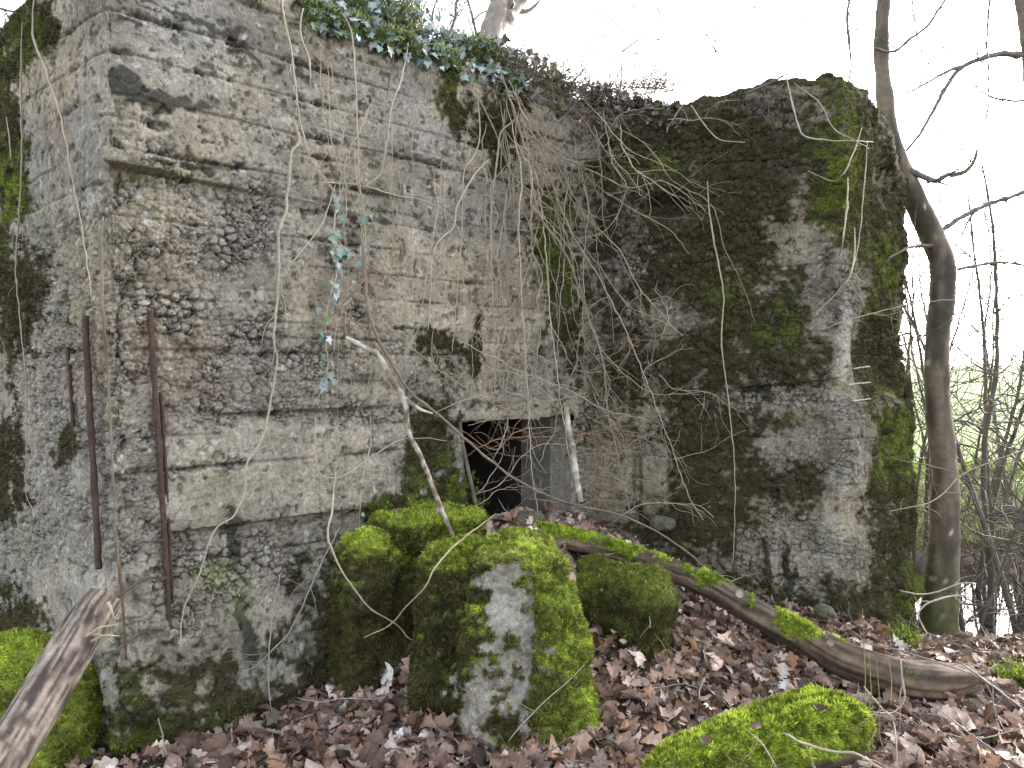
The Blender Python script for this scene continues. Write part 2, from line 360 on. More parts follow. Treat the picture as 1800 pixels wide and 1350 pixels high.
D += .03 * np.exp(-(((PX - 1150) / 26) ** 2 + ((PY - 830) / 45) ** 2) ** 4)
# wing end flares out at the foot, notch half-way
D += ss(SC[3] - .15, SC[3] + .3, SS) * (.06 * ss(620, 720, PY + 2 * jl) + .03 * ss(760, 1000, PY)) * (1 + .5 * n_mid)
D += ss(SC[3] + .1, SC[3] + .5, SS) * .05 * n_mid
D -= ss(SC[3] + .12, SC[3] + .2, SS) * .035 * ss(560, 590, PY + jl) * (1 - ss(655, 735, PY + 3 * jl)) * (1 + .8 * n_mid)
# lintel lip over the entrance
D += .035 * np.exp(-((PX - 905) / 130) ** 6) * ss(696, 702, PY + .4 * jl) * (1 - ss(735, 745, PY))
# mushy round top of the wing
D += ss(SC[2], SC[2] + .3, SS) * ss(2.95, 3.1, UV) * .03 * (n_mid + n_fin * .4)
# entrance hole
sL, sR = s_main(812), s_main(1003); ztH = W(870, 738, 0)[2]; zbH = .30
sl = sL + .05 * (ztH - Z) / .6
hole = (SS > sl + .008 * n_mid) & (SS < sR) & (Z < ztH + .012 * n_mid + .006 * n_fin) & (Z > zbH) & (IN == 0)
edge = np.exp(-(np.clip(np.maximum(np.maximum(sL - SS, SS - sR), Z - ztH), 0, 9) / .03) ** 2) * (Z > zbH)
D = np.where(edge > .02, D * (1 - edge) + edge * np.clip(D, -.008, .05), D)
PT = base + np.stack([NX * D * np.cos(TH), NY * D * np.cos(TH), D * np.sin(TH)], -1)
# normals
gu = np.gradient(PT, axis=1); gv = np.gradient(PT, axis=0)
NN = np.cross(gu, gv); NN /= np.linalg.norm(NN, axis=-1)[..., None] + 1e-9
# moss ---------------------------------------------------------------
mb_ = blobs(WX, WY, MOSS) - .75 * blobs(WX, WY, BARE)
mb_ = np.maximum(mb_, ss(ztop - .10, ztop - .02, Z) * (.35 + .5 * on_wing))
mb_ = np.maximum(mb_, .8 * ss(.42, .0, Z + .1 * n_mid) * (PX > 200)); mb_ = mb_ + .28 * on_wing * fb(SS * 1.0, UV * .22, 9, 3, 38)
streak = fb(SS * 2.2, UV * .5, 6, 3, 30)
moss = ss(.40, .66, mb_ + .45 * fb(SS, UV, 8, 5, 31) + .42 * fb(SS, UV, 34, 3, 33) + .15 * streak * (SS > SC[3] - .2))
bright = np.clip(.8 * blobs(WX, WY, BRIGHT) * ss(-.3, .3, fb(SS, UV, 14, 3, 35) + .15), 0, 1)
D2 = moss * (.004 + .016 * np.clip(fb(SS, UV, 16, 3, 36) + .5 * fb(SS, UV, 45, 2, 37) + .3, 0, 1.4))
PT = PT + NN * D2[..., None]
# colour ----------------------------------------------------------------
warm = (.9 - .5 * ss(560, 800, WY) * (PX < 1000)) * ss(-.5, .5, fb(SS, UV, 2.2, 4, 40) + .3 * blobs(WX, WY, [(760, 150, 260, 130, 1.)]))
c = mixc((.265, .250, .218), (.335, .288, .212), warm)
c = c * (1 + .26 * fb(SS, UV, 2.6, 3, 42) + .32 * fb(SS, UV, 11, 5, 41) + .28 * fb(SS, UV, 55, 3, 43) + .14 * fb(SS * .4, UV * 3, 9, 4, 44))[..., None] * (1 - .45 * pit - .3 * pit2)[..., None]
bt = np.array([0.] + list(rng.normal(0, .09, len(ZL) + 1)))[np.clip(bid, 0, len(ZL))]
c = c * (1 + bt * (1 - rough) * (1 - on_wing))[..., None]
tint = np.where((cB > .25), cB, cC)
tint = .5 * tint + .5 * cC; pc = mixc((.14, .135, .12), (.42, .385, .34), ss(.15, .95, tint))
c = mixc(np.array([0, 0, 0]) + 0 * c, c, np.ones_like(moss)) if False else c * (1 - rough * .55)[..., None] + pc * (rough * .55)[..., None]
gap = rough * np.clip(ka + kb * .9 + .35 * kc_, 0, 1)
c = c * (1 - .84 * gap)[..., None]                                       # crevice darkness painted into the cracks between the pebbles
c = c * (1 + .22 * fb(SS * 2.5, UV * .35, 9, 4, 45) * ss(3.3, 1.5, UV) + .12 * fb(SS * 6, UV * .5, 9, 3, 48))[..., None]
alg = ss(.05, .5, fb(SS, UV, 3.5, 4, 46) + .25 * fb(SS, UV, 20, 3, 47))
c = mixc(c * 1.0, np.array((.19, .19, .115)), (alg * .45)) if False else c * (1 - alg * .3)[..., None] + np.array((.185, .18, .105)) * (alg * .3)[..., None]
wl = np.maximum(ss(.56, .64, fb(SS, UV, 26, 2, 50)), on_wing * ss(.52, .6, fb(SS, UV, 60, 2, 51)) * (1 - .4 * moss)) ; c = c * (1 - wl * .55)[..., None] + np.array((.5, .49, .47)) * (wl * .55)[..., None]
blue = blobs(WX, WY, [(330, 20, 60, 60, .5), (720, 170, 30, 60, .5), (740, 230, 160, 25, .35)]); c = c * (1 - blue * .5)[..., None] + np.array((.30, .31, .34)) * (blue * .5)[..., None]
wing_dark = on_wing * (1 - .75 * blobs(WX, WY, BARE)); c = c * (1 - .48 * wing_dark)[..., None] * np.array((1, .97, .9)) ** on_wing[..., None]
white = blobs(WX, WY, [(1487, 610, 16, 110, 1.), (1470, 930, 18, 90, .6), (1420, 400, 30, 30, .4), (1380, 1000, 90, 50, .45)]) * ss(-.3, .3, fb(SS, UV, 10, 3, 55) + .1)
c = c * (1 - white * .5)[..., None] + np.array((.46, .45, .42)) * (white * .5)[..., None]
blk = ss(.38, .62, blobs(WX, WY, BLACK) + .5 * fb(SS, UV, 22, 4, 60)); blk = np.maximum(blk, .45 * gro * (1 - on_wing)); blk = np.maximum(blk, .9 * deep * ss(-.2, .3, fb(SS, UV, 30, 3, 61)))
spk = ss(.30, .44, fb(SS, UV, 30, 4, 62)) * ss(-.25, .3, fb(SS, UV, 4, 3, 63)) * ss(1.6, 2.5, Z) * .85; blk = np.maximum(blk, spk)
c = c * (1 - blk * .85)[..., None] + np.array((.035, .035, .028)) * (blk * .85)[..., None]
rs = blobs(WX, WY, [(275, 620, 18, 90, .8), (155, 620, 20, 90, .8), (115, 220, 20, 90, .7), (130, 660, 14, 50, .8), (320, 650, 70, 70, .35)]) * ss(-.5, .3, fb(SS, UV, 14, 3, 65))
c = c * (1 - rs * .6)[..., None] + np.array((.22, .13, .08)) * (rs * .6)[..., None]
gg = blobs(WX, WY, [(390, 1015, 35, 18, .9), (430, 1050, 20, 30, .6), (270, 315, 70, 10, .5), (950, 720, 40, 15, .5)]); c = c * (1 - gg * .5)[..., None] + np.array((.23, .27, .08)) * (gg * .5)[..., None]
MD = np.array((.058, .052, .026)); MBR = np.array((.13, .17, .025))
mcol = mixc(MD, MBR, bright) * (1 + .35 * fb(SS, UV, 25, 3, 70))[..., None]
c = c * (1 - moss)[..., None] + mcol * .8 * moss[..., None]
c = c.clip(.008, .7)
# ------------------------------------------------------------------ split the strip into walls
bunker = empty('ruined_bunker', 'ruined grey concrete bunker with rusty bars at its corner and a black doorway', 'bunker')
Qall = grid_faces(rows, len(S)); hq = hole[:-1, :-1] | hole[1:, 1:] | hole[:-1, 1:] | hole[1:, :-1]
cut = [0] + [int(np.searchsorted(S, SC[k])) for k in (1, 2, 3)] + [len(S) - 1]
names = ['side_wall', 'front_wall', 'wing_wall', 'end_wall']
for k in range(4):
    a, b = cut[k], cut[k + 1]
    q = Qall[:, a:b][~hq[:, a:b]]
    idx = np.unique(q); mp_ = np.zeros(rows * len(S), int); mp_[idx] = np.arange(len(idx))
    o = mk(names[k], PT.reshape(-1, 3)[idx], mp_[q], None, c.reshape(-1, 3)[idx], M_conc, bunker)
    o['label'] = ['narrow mossy side wall at the left', 'broad grey board-marked front wall', 'dark moss-blackened wall right of the doorway', 'mossy receding end wall at the right'][k]
# moss leaflets on the walls
mwall = moss * (IN < .3) * (PY < 1420) * (PX > -120)
w = mwall.ravel() * (1 + .6 * bright.ravel()); w /= w.sum()
NT = 420000
ii = rng.choice(len(w), NT, p=w)
pp = PT.reshape(-1, 3)[ii] + rng.normal(0, .0025, (NT, 3)); nn_ = NN.reshape(-1, 3)[ii]
br = bright.ravel()[ii]
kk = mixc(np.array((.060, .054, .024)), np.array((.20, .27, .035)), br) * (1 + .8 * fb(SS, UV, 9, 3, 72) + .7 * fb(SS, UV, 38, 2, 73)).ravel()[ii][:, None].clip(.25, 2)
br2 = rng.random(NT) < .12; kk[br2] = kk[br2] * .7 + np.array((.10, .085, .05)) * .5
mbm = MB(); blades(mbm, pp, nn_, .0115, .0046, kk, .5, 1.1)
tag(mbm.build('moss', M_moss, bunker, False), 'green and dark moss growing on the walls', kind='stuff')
# lining of the doorway, room behind, roof, rear walls
def local(u, v, z):                # u along the front wall from C0, v outward
    p = C0 + dm * u + nm * v; return (p[0], p[1], z)
uL, uR = sL - SC[1], sR - SC[1]; TK = .46
def patch(name, f, m, n, parent, colr=(.28, .27, .235), amp=.006, boards=0, label=None):
    a, b = np.meshgrid(np.linspace(0, 1, m), np.linspace(0, 1, n), indexing='ij')
    V = np.array([[f(x, y) for y in np.linspace(0, 1, n)] for x in np.linspace(0, 1, m)])
    g = np.cross(np.gradient(V, axis=0), np.gradient(V, axis=1)); g /= np.linalg.norm(g, axis=-1)[..., None]
    dd = amp * fb3(V, 12, 4, 2) + .5 * amp * fb3(V, 50, 3, 4)
    kk = np.asarray(colr) * (1 + .3 * fb3(V, 8, 4, 6))[..., None]
    if boards:
        ph = a * boards; fr = ph - np.floor(ph); dd = dd + .016 * np.sin(fr * math.pi) ** .5 * (np.floor(ph) % 2 == 0) * (.6 + fb3(V, 4, 3, 9))
        kk = kk * (1 + .3 * (np.floor(ph) % 2 == 0))[..., None]
    V = V + g * dd[..., None]
    o = mk(name, V, grid_faces(m, n), None, kk.reshape(-1, 3), M_conc, parent)
    if label: o['label'] = label
    return o
patch('door_reveal', lambda a, b: local(uR + .004, -.001 - a * TK, .1 + b * (ztH + .05 - .1)), 90, 120, bunker, boards=2.6, label='pale board-marked right side of the doorway')
patch('door_reveal', lambda a, b: local(uL - .004 + .05 * (1 - b) * .9, -.001 - a * TK, .1 + b * (ztH + .05 - .1)), 60, 90, bunker)
patch('lintel', lambda a, b: local(uL + a * (uR - uL), -.001 - b * TK, ztH + .014), 80, 50, bunker)
rm = MB()
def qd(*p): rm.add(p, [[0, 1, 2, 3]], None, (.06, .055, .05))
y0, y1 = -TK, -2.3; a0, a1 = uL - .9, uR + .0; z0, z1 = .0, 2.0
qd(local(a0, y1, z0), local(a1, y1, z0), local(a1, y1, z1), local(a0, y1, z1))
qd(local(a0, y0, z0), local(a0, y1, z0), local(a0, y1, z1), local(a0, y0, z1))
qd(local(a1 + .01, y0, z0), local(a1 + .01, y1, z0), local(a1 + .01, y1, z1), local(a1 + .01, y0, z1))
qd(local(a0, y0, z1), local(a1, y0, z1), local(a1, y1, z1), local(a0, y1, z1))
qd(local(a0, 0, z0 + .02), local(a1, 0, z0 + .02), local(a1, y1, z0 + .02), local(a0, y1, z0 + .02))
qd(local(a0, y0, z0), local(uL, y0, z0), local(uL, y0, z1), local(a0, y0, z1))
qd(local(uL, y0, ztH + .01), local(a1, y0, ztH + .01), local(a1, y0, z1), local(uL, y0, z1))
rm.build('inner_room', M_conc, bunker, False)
rb = MB(); e = 0.30
def inn(i, d=.2):
    j = int(np.clip(i, 0, len(S) - 1)); return (xs[j] - NX[j] * d, ys[j] - NY[j] * d)
js = [0, cut[1] - 60, cut[1], cut[1] + 60, cut[2] - 60, cut[2], cut[2] + 60, cut[3] - 50, cut[3] + 30, len(S) - 1]
pts = [inn(j) for j in js] + [(1.9, 8.5), (-1.5, 9.5), (-4.3, 6.5)]
for zz in (3.10,):
    me = bpy.data.meshes.new('roof'); me.from_pydata([(x, y, zz) for x, y in pts], [], [list(range(len(pts)))]); me.update()
    at = me.color_attributes.new('col', 'FLOAT_COLOR', 'POINT')
    for dta in at.data: dta.color = (.09, .09, .045, 1)
    me.materials.append(M_soil); o = bpy.data.objects.new('roof', me); C.objects.link(o); o.parent = bunker
bk = MB(); loop = [pts[9], (1.9, 8.5), (-1.5, 9.5), (-4.3, 6.5), (xs[0], ys[0])]
for p, q in zip(loop[:-1], loop[1:]): bk.add([(p[0], p[1], -.4), (q[0], q[1], -.4), (q[0], q[1], 3.09), (p[0], p[1], 3.09)], [[0, 1, 2, 3]], None, (.2, .2, .16))
bk.build('rear_wall', M_conc, bunker, False)
# rusty bars of the corner ------------------------------------------------
RU = (.070, .045, .036)
def bar(path, r, label, col=RU):
    m = MB(); tube(m, [W(x, y, o - .004) for x, y, o in path], r * .85, 8, .02, .0012, col, rough=.0035, knob=.2)
    o = m.build('reinforcing_bar', M_rust, bunker); o['label'] = label
bar([(264, 545, -.01), (270, 650, .0), (280, 800, .0), (290, 950, .0), (297, 1080, .0), (303, 1170, -.02)], .0125, 'long rusty bar, longest of the pair on the front wall')
bar([(283, 690, -.015), (290, 800, -.01), (297, 930, -.01), (303, 1060, -.02)], .007, 'thin rusty bar beside the longest one')
bar([(150, 555, .01), (154, 650, .015), (160, 760, .015), (167, 880, .015), (174, 1000, .005)], .0145, 'thick rusty bar on the left side of the corner')
bar([(118, 610, .0), (124, 680, .005), (131, 790, .0)], .010, 'short rusty bar left of the thick one')
bar([(205, 950, .0), (214, 1040, .01), (222, 1160, .0)], .007, 'thin rusty bar low on the corner', (.12, .085, .06))
bar([(208, 1050, .03), (250, 1020, .03), (292, 1016, .01)], .005, 'short bent tie bar', (.10, .07, .055))
bar([(212, 1140, .03), (255, 1110, .02), (292, 1106, .0)], .005, 'lower bent tie bar', (.10, .07, .055))
bar([(215, 975, .03), (240, 955, .035), (290, 950, .0)], .005, 'upper bent tie bar', (.10, .07, .055))
m = MB(); pts_ = [P(1528, 604, 4.75), P(1570, 594, 4.7), P(1592, 587, 4.68), P(1602, 590, 4.67), P(1603, 599, 4.66), P(1594, 605, 4.65), P(1576, 608, 4.64)]
tube(m, pts_, .006, 7, .01, 0, (.10, .07, .045)); o = m.build('hooked_bar', M_rust, bunker); o['label'] = 'hooked rusty bar sticking out of the right end'
for y, x0, x1 in ((676, 1490, 1530), (705, 1498, 1530), (648, 1500, 1528)):
    m = MB(); tube(m, [W(x0, y, .12), W(x1, y - 4, .10)], .004, 6, .02, .001, (.3, .28, .24)); m.build('tie_wire', M_rust, bunker)
# ------------------------------------------------------------------ ground
def g(x, y):
    x = np.asarray(x, float); y = np.asarray(y, float)
    sx = np.where(x < .1, .42, .72); sy = np.where(y < 4.3, .62, 1.2)
    h = .62 * np.exp(-((x - .1) ** 2 / (2 * sx ** 2) + (y - 4.3) ** 2 / (2 * sy ** 2)))
    h = h + .34 * np.exp(-((x + .12) ** 2 / (2 * .26 ** 2) + (y - 3.62) ** 2 / (2 * .22 ** 2)))
    h = h + .03 * fb(x, y, 1.3, 3, 90) + .015 * fb(x, y, 5, 3, 91) - .02
    h = h - .10 * ss(-1.0, -2.0, x)
    bank = ss(3.75, 4.95, y - .25 * (x - 2.5)) * ss(1.9, 2.5, x)
    pond = np.exp(-(((x - 3.9) / 1.55) ** 2 + ((y - 5.75) / 1.0) ** 2) ** 2)
    h = h - .24 * bank - .34 * pond
    return h - .06 * ss(2.0, 6.0, y) * ss(1.9, 2.6, x)
xa = np.concatenate([np.linspace(-60, -5, 30, endpoint=False), np.linspace(-5, 8, 330, endpoint=False), np.linspace(8, 70, 30)])
ya = np.concatenate([np.linspace(-30, 1, 16, endpoint=False), np.linspace(1, 10.5, 240)])
X, Y = np.meshgrid(xa, ya, indexing='ij'); V = np.stack([X, Y, g(X, Y)], -1)
kc = mixc((.055, .040, .030), (.10, .075, .058), ss(-.4, .4, fb(X, Y, 6, 4, 92)))
far = ss(7.2, 9.2, Y + 1.2 * fb(X, Y, 1, 3, 93)); kc = kc * (1 - far)[..., None] + np.array((.10, .14, .035)) * far[..., None]
tag(mk('ground', V, grid_faces(len(xa), len(ya)), None, kc.reshape(-1, 3), M_soil), 'dark humus ground under the fallen leaves', kind='structure')
xa2 = np.linspace(-400, 600, 60); ya2 = np.concatenate([[10.5], np.geomspace(11.5, 900, 50)])
X, Y = np.meshgrid(xa2, ya2, indexing='ij'); Zf = -.40 + .27 * ss(10.4, 16, Y)
kf = mixc((.12, .19, .045), (.18, .25, .065), ss(-.4, .4, fb(X, Y, .3, 3, 95)))
tag(mk('field', np.stack([X, Y, Zf], -1), grid_faces(60, 51), None, kf.reshape(-1, 3), M_field), 'bright green meadow beyond the thicket', kind='structure')
# water
mw = bpy.data.materials.new('pond_water'); mw.use_nodes = True
b = mw.node_tree.nodes['Principled BSDF']; b.inputs['Base Color'].default_value = (.02, .025, .02, 1); b.inputs['Roughness'].default_value = .03
nz = mw.node_tree.nodes.new('ShaderNodeTexNoise'); nz.inputs['Scale'].default_value = 5
bp = mw.node_tree.nodes.new('ShaderNodeBump'); bp.inputs['Strength'].default_value = .05; bp.inputs['Distance'].default_value = .02
mw.node_tree.links.new(nz.outputs[0], bp.inputs['Height']); mw.node_tree.links.new(bp.outputs[0], b.inputs['Normal'])
b.inputs['Specular IOR Level'].default_value = 1.0
tag(mk('pond', [(2.2, 4.3, -.455), (6.5, 4.3, -.455), (6.5, 7.3, -.455), (2.2, 7.3, -.455)], [[0, 1, 2, 3]], None, None, mw), 'still pond reflecting the bright sky', kind='structure')
# ------------------------------------------------------------------ rocks and cushions
def chunk(center, scale, p=3.0, rot=0, n=90, taper=0.0, amp=.06, lean=(0, 0), seed=0, fine=.01):
    a, b = np.meshgrid(np.linspace(-1, 1, n), np.linspace(-1, 1, n), indexing='ij')
    a = np.tan(a * math.pi / 4); b = np.tan(b * math.pi / 4); o = np.ones_like(a)
    fs = [np.stack(t, -1) for t in ((a, b, o), (b, a, -o), (o, a, b), (-o, b, a), (b, o, a), (a, -o, b))]
    out = []
    for d in fs:
        d = d / np.linalg.norm(d, axis=-1)[..., None]
        q = d / (np.sum(np.abs(d) ** p, -1) ** (1 / p))[..., None]
        nrm = np.sign(q) * np.abs(q) ** (p - 1) / np.asarray(scale); nrm /= np.linalg.norm(nrm, axis=-1)[..., None]
        v = q * np.asarray(scale)
        k = 1 - taper * (q[..., 2] + 1) / 2
        v[..., 0] *= k; v[..., 1] *= k
        v[..., 0] += lean[0] * (q[..., 2] + 1) / 2; v[..., 1] += lean[1] * (q[..., 2] + 1) / 2
        v = v + nrm * (amp * fb3(v + seed * 3.3, 3.2, 3, seed) + .35 * amp * fb3(v + seed, 11, 3, seed + 1) + fine * fb3(v + seed, 35, 3, seed + 2))[..., None]
        c_, s_ = math.cos(rot), math.sin(rot)
        x = v[..., 0] * c_ - v[..., 1] * s_; y = v[..., 0] * s_ + v[..., 1] * c_
        v = np.stack([x, y, v[..., 2]], -1) + np.asarray(center)
        nn = np.cross(np.gradient(v, axis=0), np.gradient(v, axis=1)); nn /= np.linalg.norm(nn, axis=-1)[..., None] + 1e-9
        sg = np.sign(np.sum(nn * (v - np.asarray(center)), -1)); nn *= sg[..., None]
        out.append((v, nn))
    return out
def rock(name, label, cat, faces, mossf, nb, brightf=None, length=.0105, width=.0052, conc=(.29, .27, .235), part='stone', droop=.3, group=None, dark=(.072, .068, .024), lite=(.27, .34, .045)):
    root = empty(name, label, cat, group); m = MB(); AP = []; AN = []; AM = []; AB = []
    for v, nn in faces:
        n = v.shape[0]
        mo = mossf(v, nn); bb = brightf(v, nn) if brightf else np.ones_like(mo)
        k = np.asarray(conc) * (1 + .5 * fb3(v, 9, 4, 4) + .35 * fb3(v * np.array([1, 1, .3]), 26, 3, 6) + .4 * fb3(v, 60, 3, 5))[..., None]; ol = ss(-.1, .45, fb3(v, 7, 4, 12))[..., None] * .5; k = k * (1 - ol) + np.array((.15, .14, .08)) * ol
        k = k * (1 - mo)[..., None] + mixc(np.array(dark), np.array(lite), bb) * .75 * mo[..., None]
        q = grid_faces(n, n).reshape(-1, 4)
        m.add(v.reshape(-1, 3) + (nn * (mo * (.006 + .022 * np.clip(fb3(v, 13, 3, 33) + .15, 0, 1) + .011 * fb3(v, 46, 2, 34)))[..., None]).reshape(-1, 3), q, None, k.reshape(-1, 3).clip(.01, .7))
        AP.append((v + nn * (mo * (.006 + .022 * np.clip(fb3(v, 13, 3, 33) + .15, 0, 1) + .011 * fb3(v, 46, 2, 34)))[..., None]).reshape(-1, 3)); AN.append(nn.reshape(-1, 3)); AM.append(mo.ravel()); AB.append(bb.ravel())
    m.build(part, M_conc, root)
    AP, AN, AM, AB = map(np.concatenate, (AP, AN, AM, AB))
    facing = (np.sum((np.array([0, 0, CAMZ]) - AP) * AN, -1) > -.5) & (AP[:, 2] > g(AP[:, 0], AP[:, 1]) - .05)
    w = AM * facing
    ii = rng.choice(len(w), nb, p=w / w.sum())
    kk = mixc(np.array(dark), np.array(lite), AB[ii]) * (1 + .7 * fb3(AP[ii], 10, 3, 8))[:, None]
    t = MB(); blades(t, AP[ii] + rng.normal(0, .003, (nb, 3)), AN[ii], length, width, kk, droop, .9)
    o = t.build('moss', M_moss, root, False); o['kind'] = 'stuff'
    return root
def pm(v): return proj(v)
# central boulder
def bm(v, nn):
    px, py = pm(v)
    px = px + 26 * fb3(v, 7, 4, 71); py = py + 26 * fb3(v, 7, 4, 72); bare = blobs(px, py, [(870, 1030, 50, 22, 1.), (900, 1150, 52, 150, .86), (835, 1250, 45, 70, .9), (960, 1140, 25, 70, .6)]) + .75 * fb3(v * np.array([1, 1, .22]), 15, 4, 73) * (px > 815)
    return ss(.35, .6, 1.0 - .98 * bare + .5 * fb3(v, 9, 4, 11) + .45 * fb3(v, 34, 2, 12))
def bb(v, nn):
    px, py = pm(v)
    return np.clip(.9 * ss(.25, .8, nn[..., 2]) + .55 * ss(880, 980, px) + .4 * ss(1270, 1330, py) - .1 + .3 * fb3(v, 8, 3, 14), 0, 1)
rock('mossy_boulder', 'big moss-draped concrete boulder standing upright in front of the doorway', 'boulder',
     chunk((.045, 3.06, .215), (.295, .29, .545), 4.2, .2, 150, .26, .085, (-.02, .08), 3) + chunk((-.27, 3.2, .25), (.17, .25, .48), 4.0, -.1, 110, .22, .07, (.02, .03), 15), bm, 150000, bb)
rock('concrete_ledge', 'moss-covered concrete mass with a flat ledge at the left foot of the doorway', 'rubble',
     chunk(P(750, 925, 3.62), (.26, .18, .075), 5, .75, 80, .05, .06, seed=5) + chunk(P(660, 1075, 3.44), (.21, .15, .36), 3.2, .72, 90, .2, .10, seed=25), lambda v, n: ss(.3, .5, .75 + .6 * fb3(v, 10, 4, 2)), 52000, lambda v, n: np.clip((.9 * ss(.1, .8, n[..., 2]) + .02 + .4 * fb3(v, 8, 3, 3)) * ss(.35, .62, v[..., 2]), 0, 1))
rock('mossy_rubble', 'dark mossy concrete block in the leaves right of the upright boulder', 'rubble',
     chunk(P(1088, 1090, 3.58), (.25, .2, .23), 5, -.25, 80, .08, .08, seed=8), lambda v, n: ss(.3, .5, .8 + .5 * fb3(v, 8, 3, 2)), 26000, lambda v, n: np.clip(.12 + .3 * n[..., 2] + .5 * fb3(v, 6, 3, 9), 0, 1))
rock('mossy_mound', 'bright green moss mound behind the sawn log at the lower left', 'mossy stone',
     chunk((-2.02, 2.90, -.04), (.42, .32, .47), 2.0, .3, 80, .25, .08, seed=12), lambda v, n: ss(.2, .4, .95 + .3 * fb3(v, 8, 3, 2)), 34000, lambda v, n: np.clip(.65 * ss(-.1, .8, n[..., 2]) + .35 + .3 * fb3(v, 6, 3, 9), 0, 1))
# half-buried stones near the doorway
for px, py, d, s_, lb in ((975, 925, 4.25, .07, 'small grey stone at the doorway sill'), (1165, 920, 4.45, .06, 'round grey stone against the dark wall'), (930, 915, 4.2, .085, 'flat mossy stone in front of the doorway'), (1450, 1075, 4.05, .05, 'pale stone at the foot of the dark wall')):
    f = chunk(P(px, py, d), (s_ * 1.3, s_, s_ * .7), 2.5, px, 30, .1, .02, seed=px % 17)
    m = MB()
    for v, nn in f: m.add(v.reshape(-1, 3), grid_faces(30, 30).reshape(-1, 4), None, (np.array((.12, .115, .085)) * (1 + .4 * fb3(v, 20, 3, 4))[..., None]).reshape(-1, 3))
    tag(m.build('stone', M_conc), lb, 'stone')
# ------------------------------------------------------------------ logs
def log(name, label, path, rad, colf, mossf, nb, sides=44, mat=None, rough=.02, brightf=None, length=.0115, step=.012, droop=.2, lite=(.27, .34, .045)):
    root = empty(name, label, 'log'); m = MB()
    p, r = catmull(path, rad, step); t = np.gradient(p, axis=0); t /= np.linalg.norm(t, axis=1)[:, None]
    ref = np.array([0, 0, 1.]); a = np.cross(t, ref); a /= np.linalg.norm(a, axis=1)[:, None]; b = np.cross(a, t)
    th = np.arange(sides) * 2 * math.pi / sides
    ring = a[:, None] * np.cos(th)[None, :, None] + b[:, None] * np.sin(th)[None, :, None]
    L = np.concatenate([[0], np.cumsum(np.linalg.norm(np.diff(p, axis=0), axis=1))])
    U = np.broadcast_to(L[:, None], (len(p), sides)); TH_ = np.broadcast_to(th[None], (len(p), sides))
    cc, s2 = np.cos(TH_), np.sin(TH_)
    q3 = np.stack([U * .6, cc * .5, s2 * .5], -1)
    dd = rough * (fb3(q3, 4, 3, 21) + .35 * fb3(np.stack([U * 2, cc * 3, s2 * 3], -1), 5, 3, 22))
    V = p[:, None] + ring * (r[:, None] + dd)[..., None]
    mo = mossf(V, ring, U, TH_)
    K = colf(V, U, TH_)
    bb_ = brightf(V, ring) if brightf else np.ones_like(mo)
    K = K * (1 - mo)[..., None] + np.array(lite) * .6 * mo[..., None]
    n = len(p); i = np.arange(n - 1)[:, None] * sides; j = np.arange(sides)[None, :]; j2 = (j + 1) % sides
    Q = np.stack([i + j, i + sides + j, i + sides + j2, i + j2], -1).reshape(-1, 4)
    m.add(V.reshape(-1, 3), Q, None, K.reshape(-1, 3).clip(.008, .7))
    # end caps with a ragged centre
    for e_ in (0, n - 1):
        k = V[e_]; ce = p[e_] + t[e_] * (.006 if e_ else -.006)
        rings = [k] + [ce + (k - ce) * f for f in (.7, .4, .12)]
        m.add(np.concatenate(rings + [ce[None]]), None, [[a_ * sides + q, a_ * sides + (q + 1) % sides, (a_ + 1) * sides + q] for a_ in range(3) for q in range(sides)] + [[a_ * sides + (q + 1) % sides, (a_ + 1) * sides + (q + 1) % sides, (a_ + 1) * sides + q] for a_ in range(3) for q in range(sides)] + [[3 * sides + q, 3 * sides + (q + 1) % sides, 4 * sides] for q in range(sides)],
              K[e_].mean(0) * 1.1 if mo[e_].mean() < .5 else np.array(lite) * .5)
    m.build('trunk', mat or M_wood, root)
    if nb:
        vp = V.reshape(-1, 3); w = mo.ravel(); ii = rng.choice(len(w), nb, p=w / w.sum())
        kk = mixc(np.array((.062, .062, .021)), np.array(lite), bb_.ravel()[ii]) * (1 + .7 * fb3(vp[ii], 10, 3, 8))[:, None]
        tt = MB(); blades(tt, vp[ii] + rng.normal(0, .004, (nb, 3)), ring.reshape(-1, 3)[ii], length, .0052, kk, droop, .9)
        o = tt.build('moss', M_moss, root, False); o['kind'] = 'stuff'
    return root
def woodcol(a, b, f=3):
    def fn(V, U, T_):
        q = np.stack([U * .55, np.cos(T_) * 1.1, np.sin(T_) * 1.1], -1)
        t = ss(-.3, .3, fb3(q, f * 2, 5, 31) + .5 * fb3(np.stack([U * 2, np.cos(T_) * 6, np.sin(T_) * 6], -1), 3, 3, 32))
        return mixc(a, b, t)
    return fn
fp = [(930, 930, 3.90), (1000, 948, 3.88), (1080, 966, 3.92), (1150, 990, 3.9), (1230, 1022, 3.88), (1330, 1075, 3.74), (1420, 1122, 3.57), (1500, 1166, 3.40), (1580, 1190, 3.3), (1640, 1197, 3.27), (1715, 1192, 3.3)]
fr = [.035, .05, .052, .055, .062, .066, .073, .08, .084, .08, .045]
def fm(V, ring, U, T_):
    px, py = pm(V); up = ring[..., 2]
    m = blobs(px, py, [(1040, 945, 120, 40, 1.15), (1235, 1012, 60, 20, .75), (1385, 1105, 75, 26, .85), (1300, 1055, 50, 14, .5), (1550, 1175, 60, 20, .35)])
    return ss(.45, .65, m * (.5 + .5 * up) + .12 * up + .75 * fb3(V, 14, 4, 6))
log('fallen_branch', 'long fallen log with mossy patches sloping down through the leaves', [P(*q) for q in fp], fr, woodcol((.055, .040, .030), (.17, .125, .09)), fm, 26000, droop=.1)
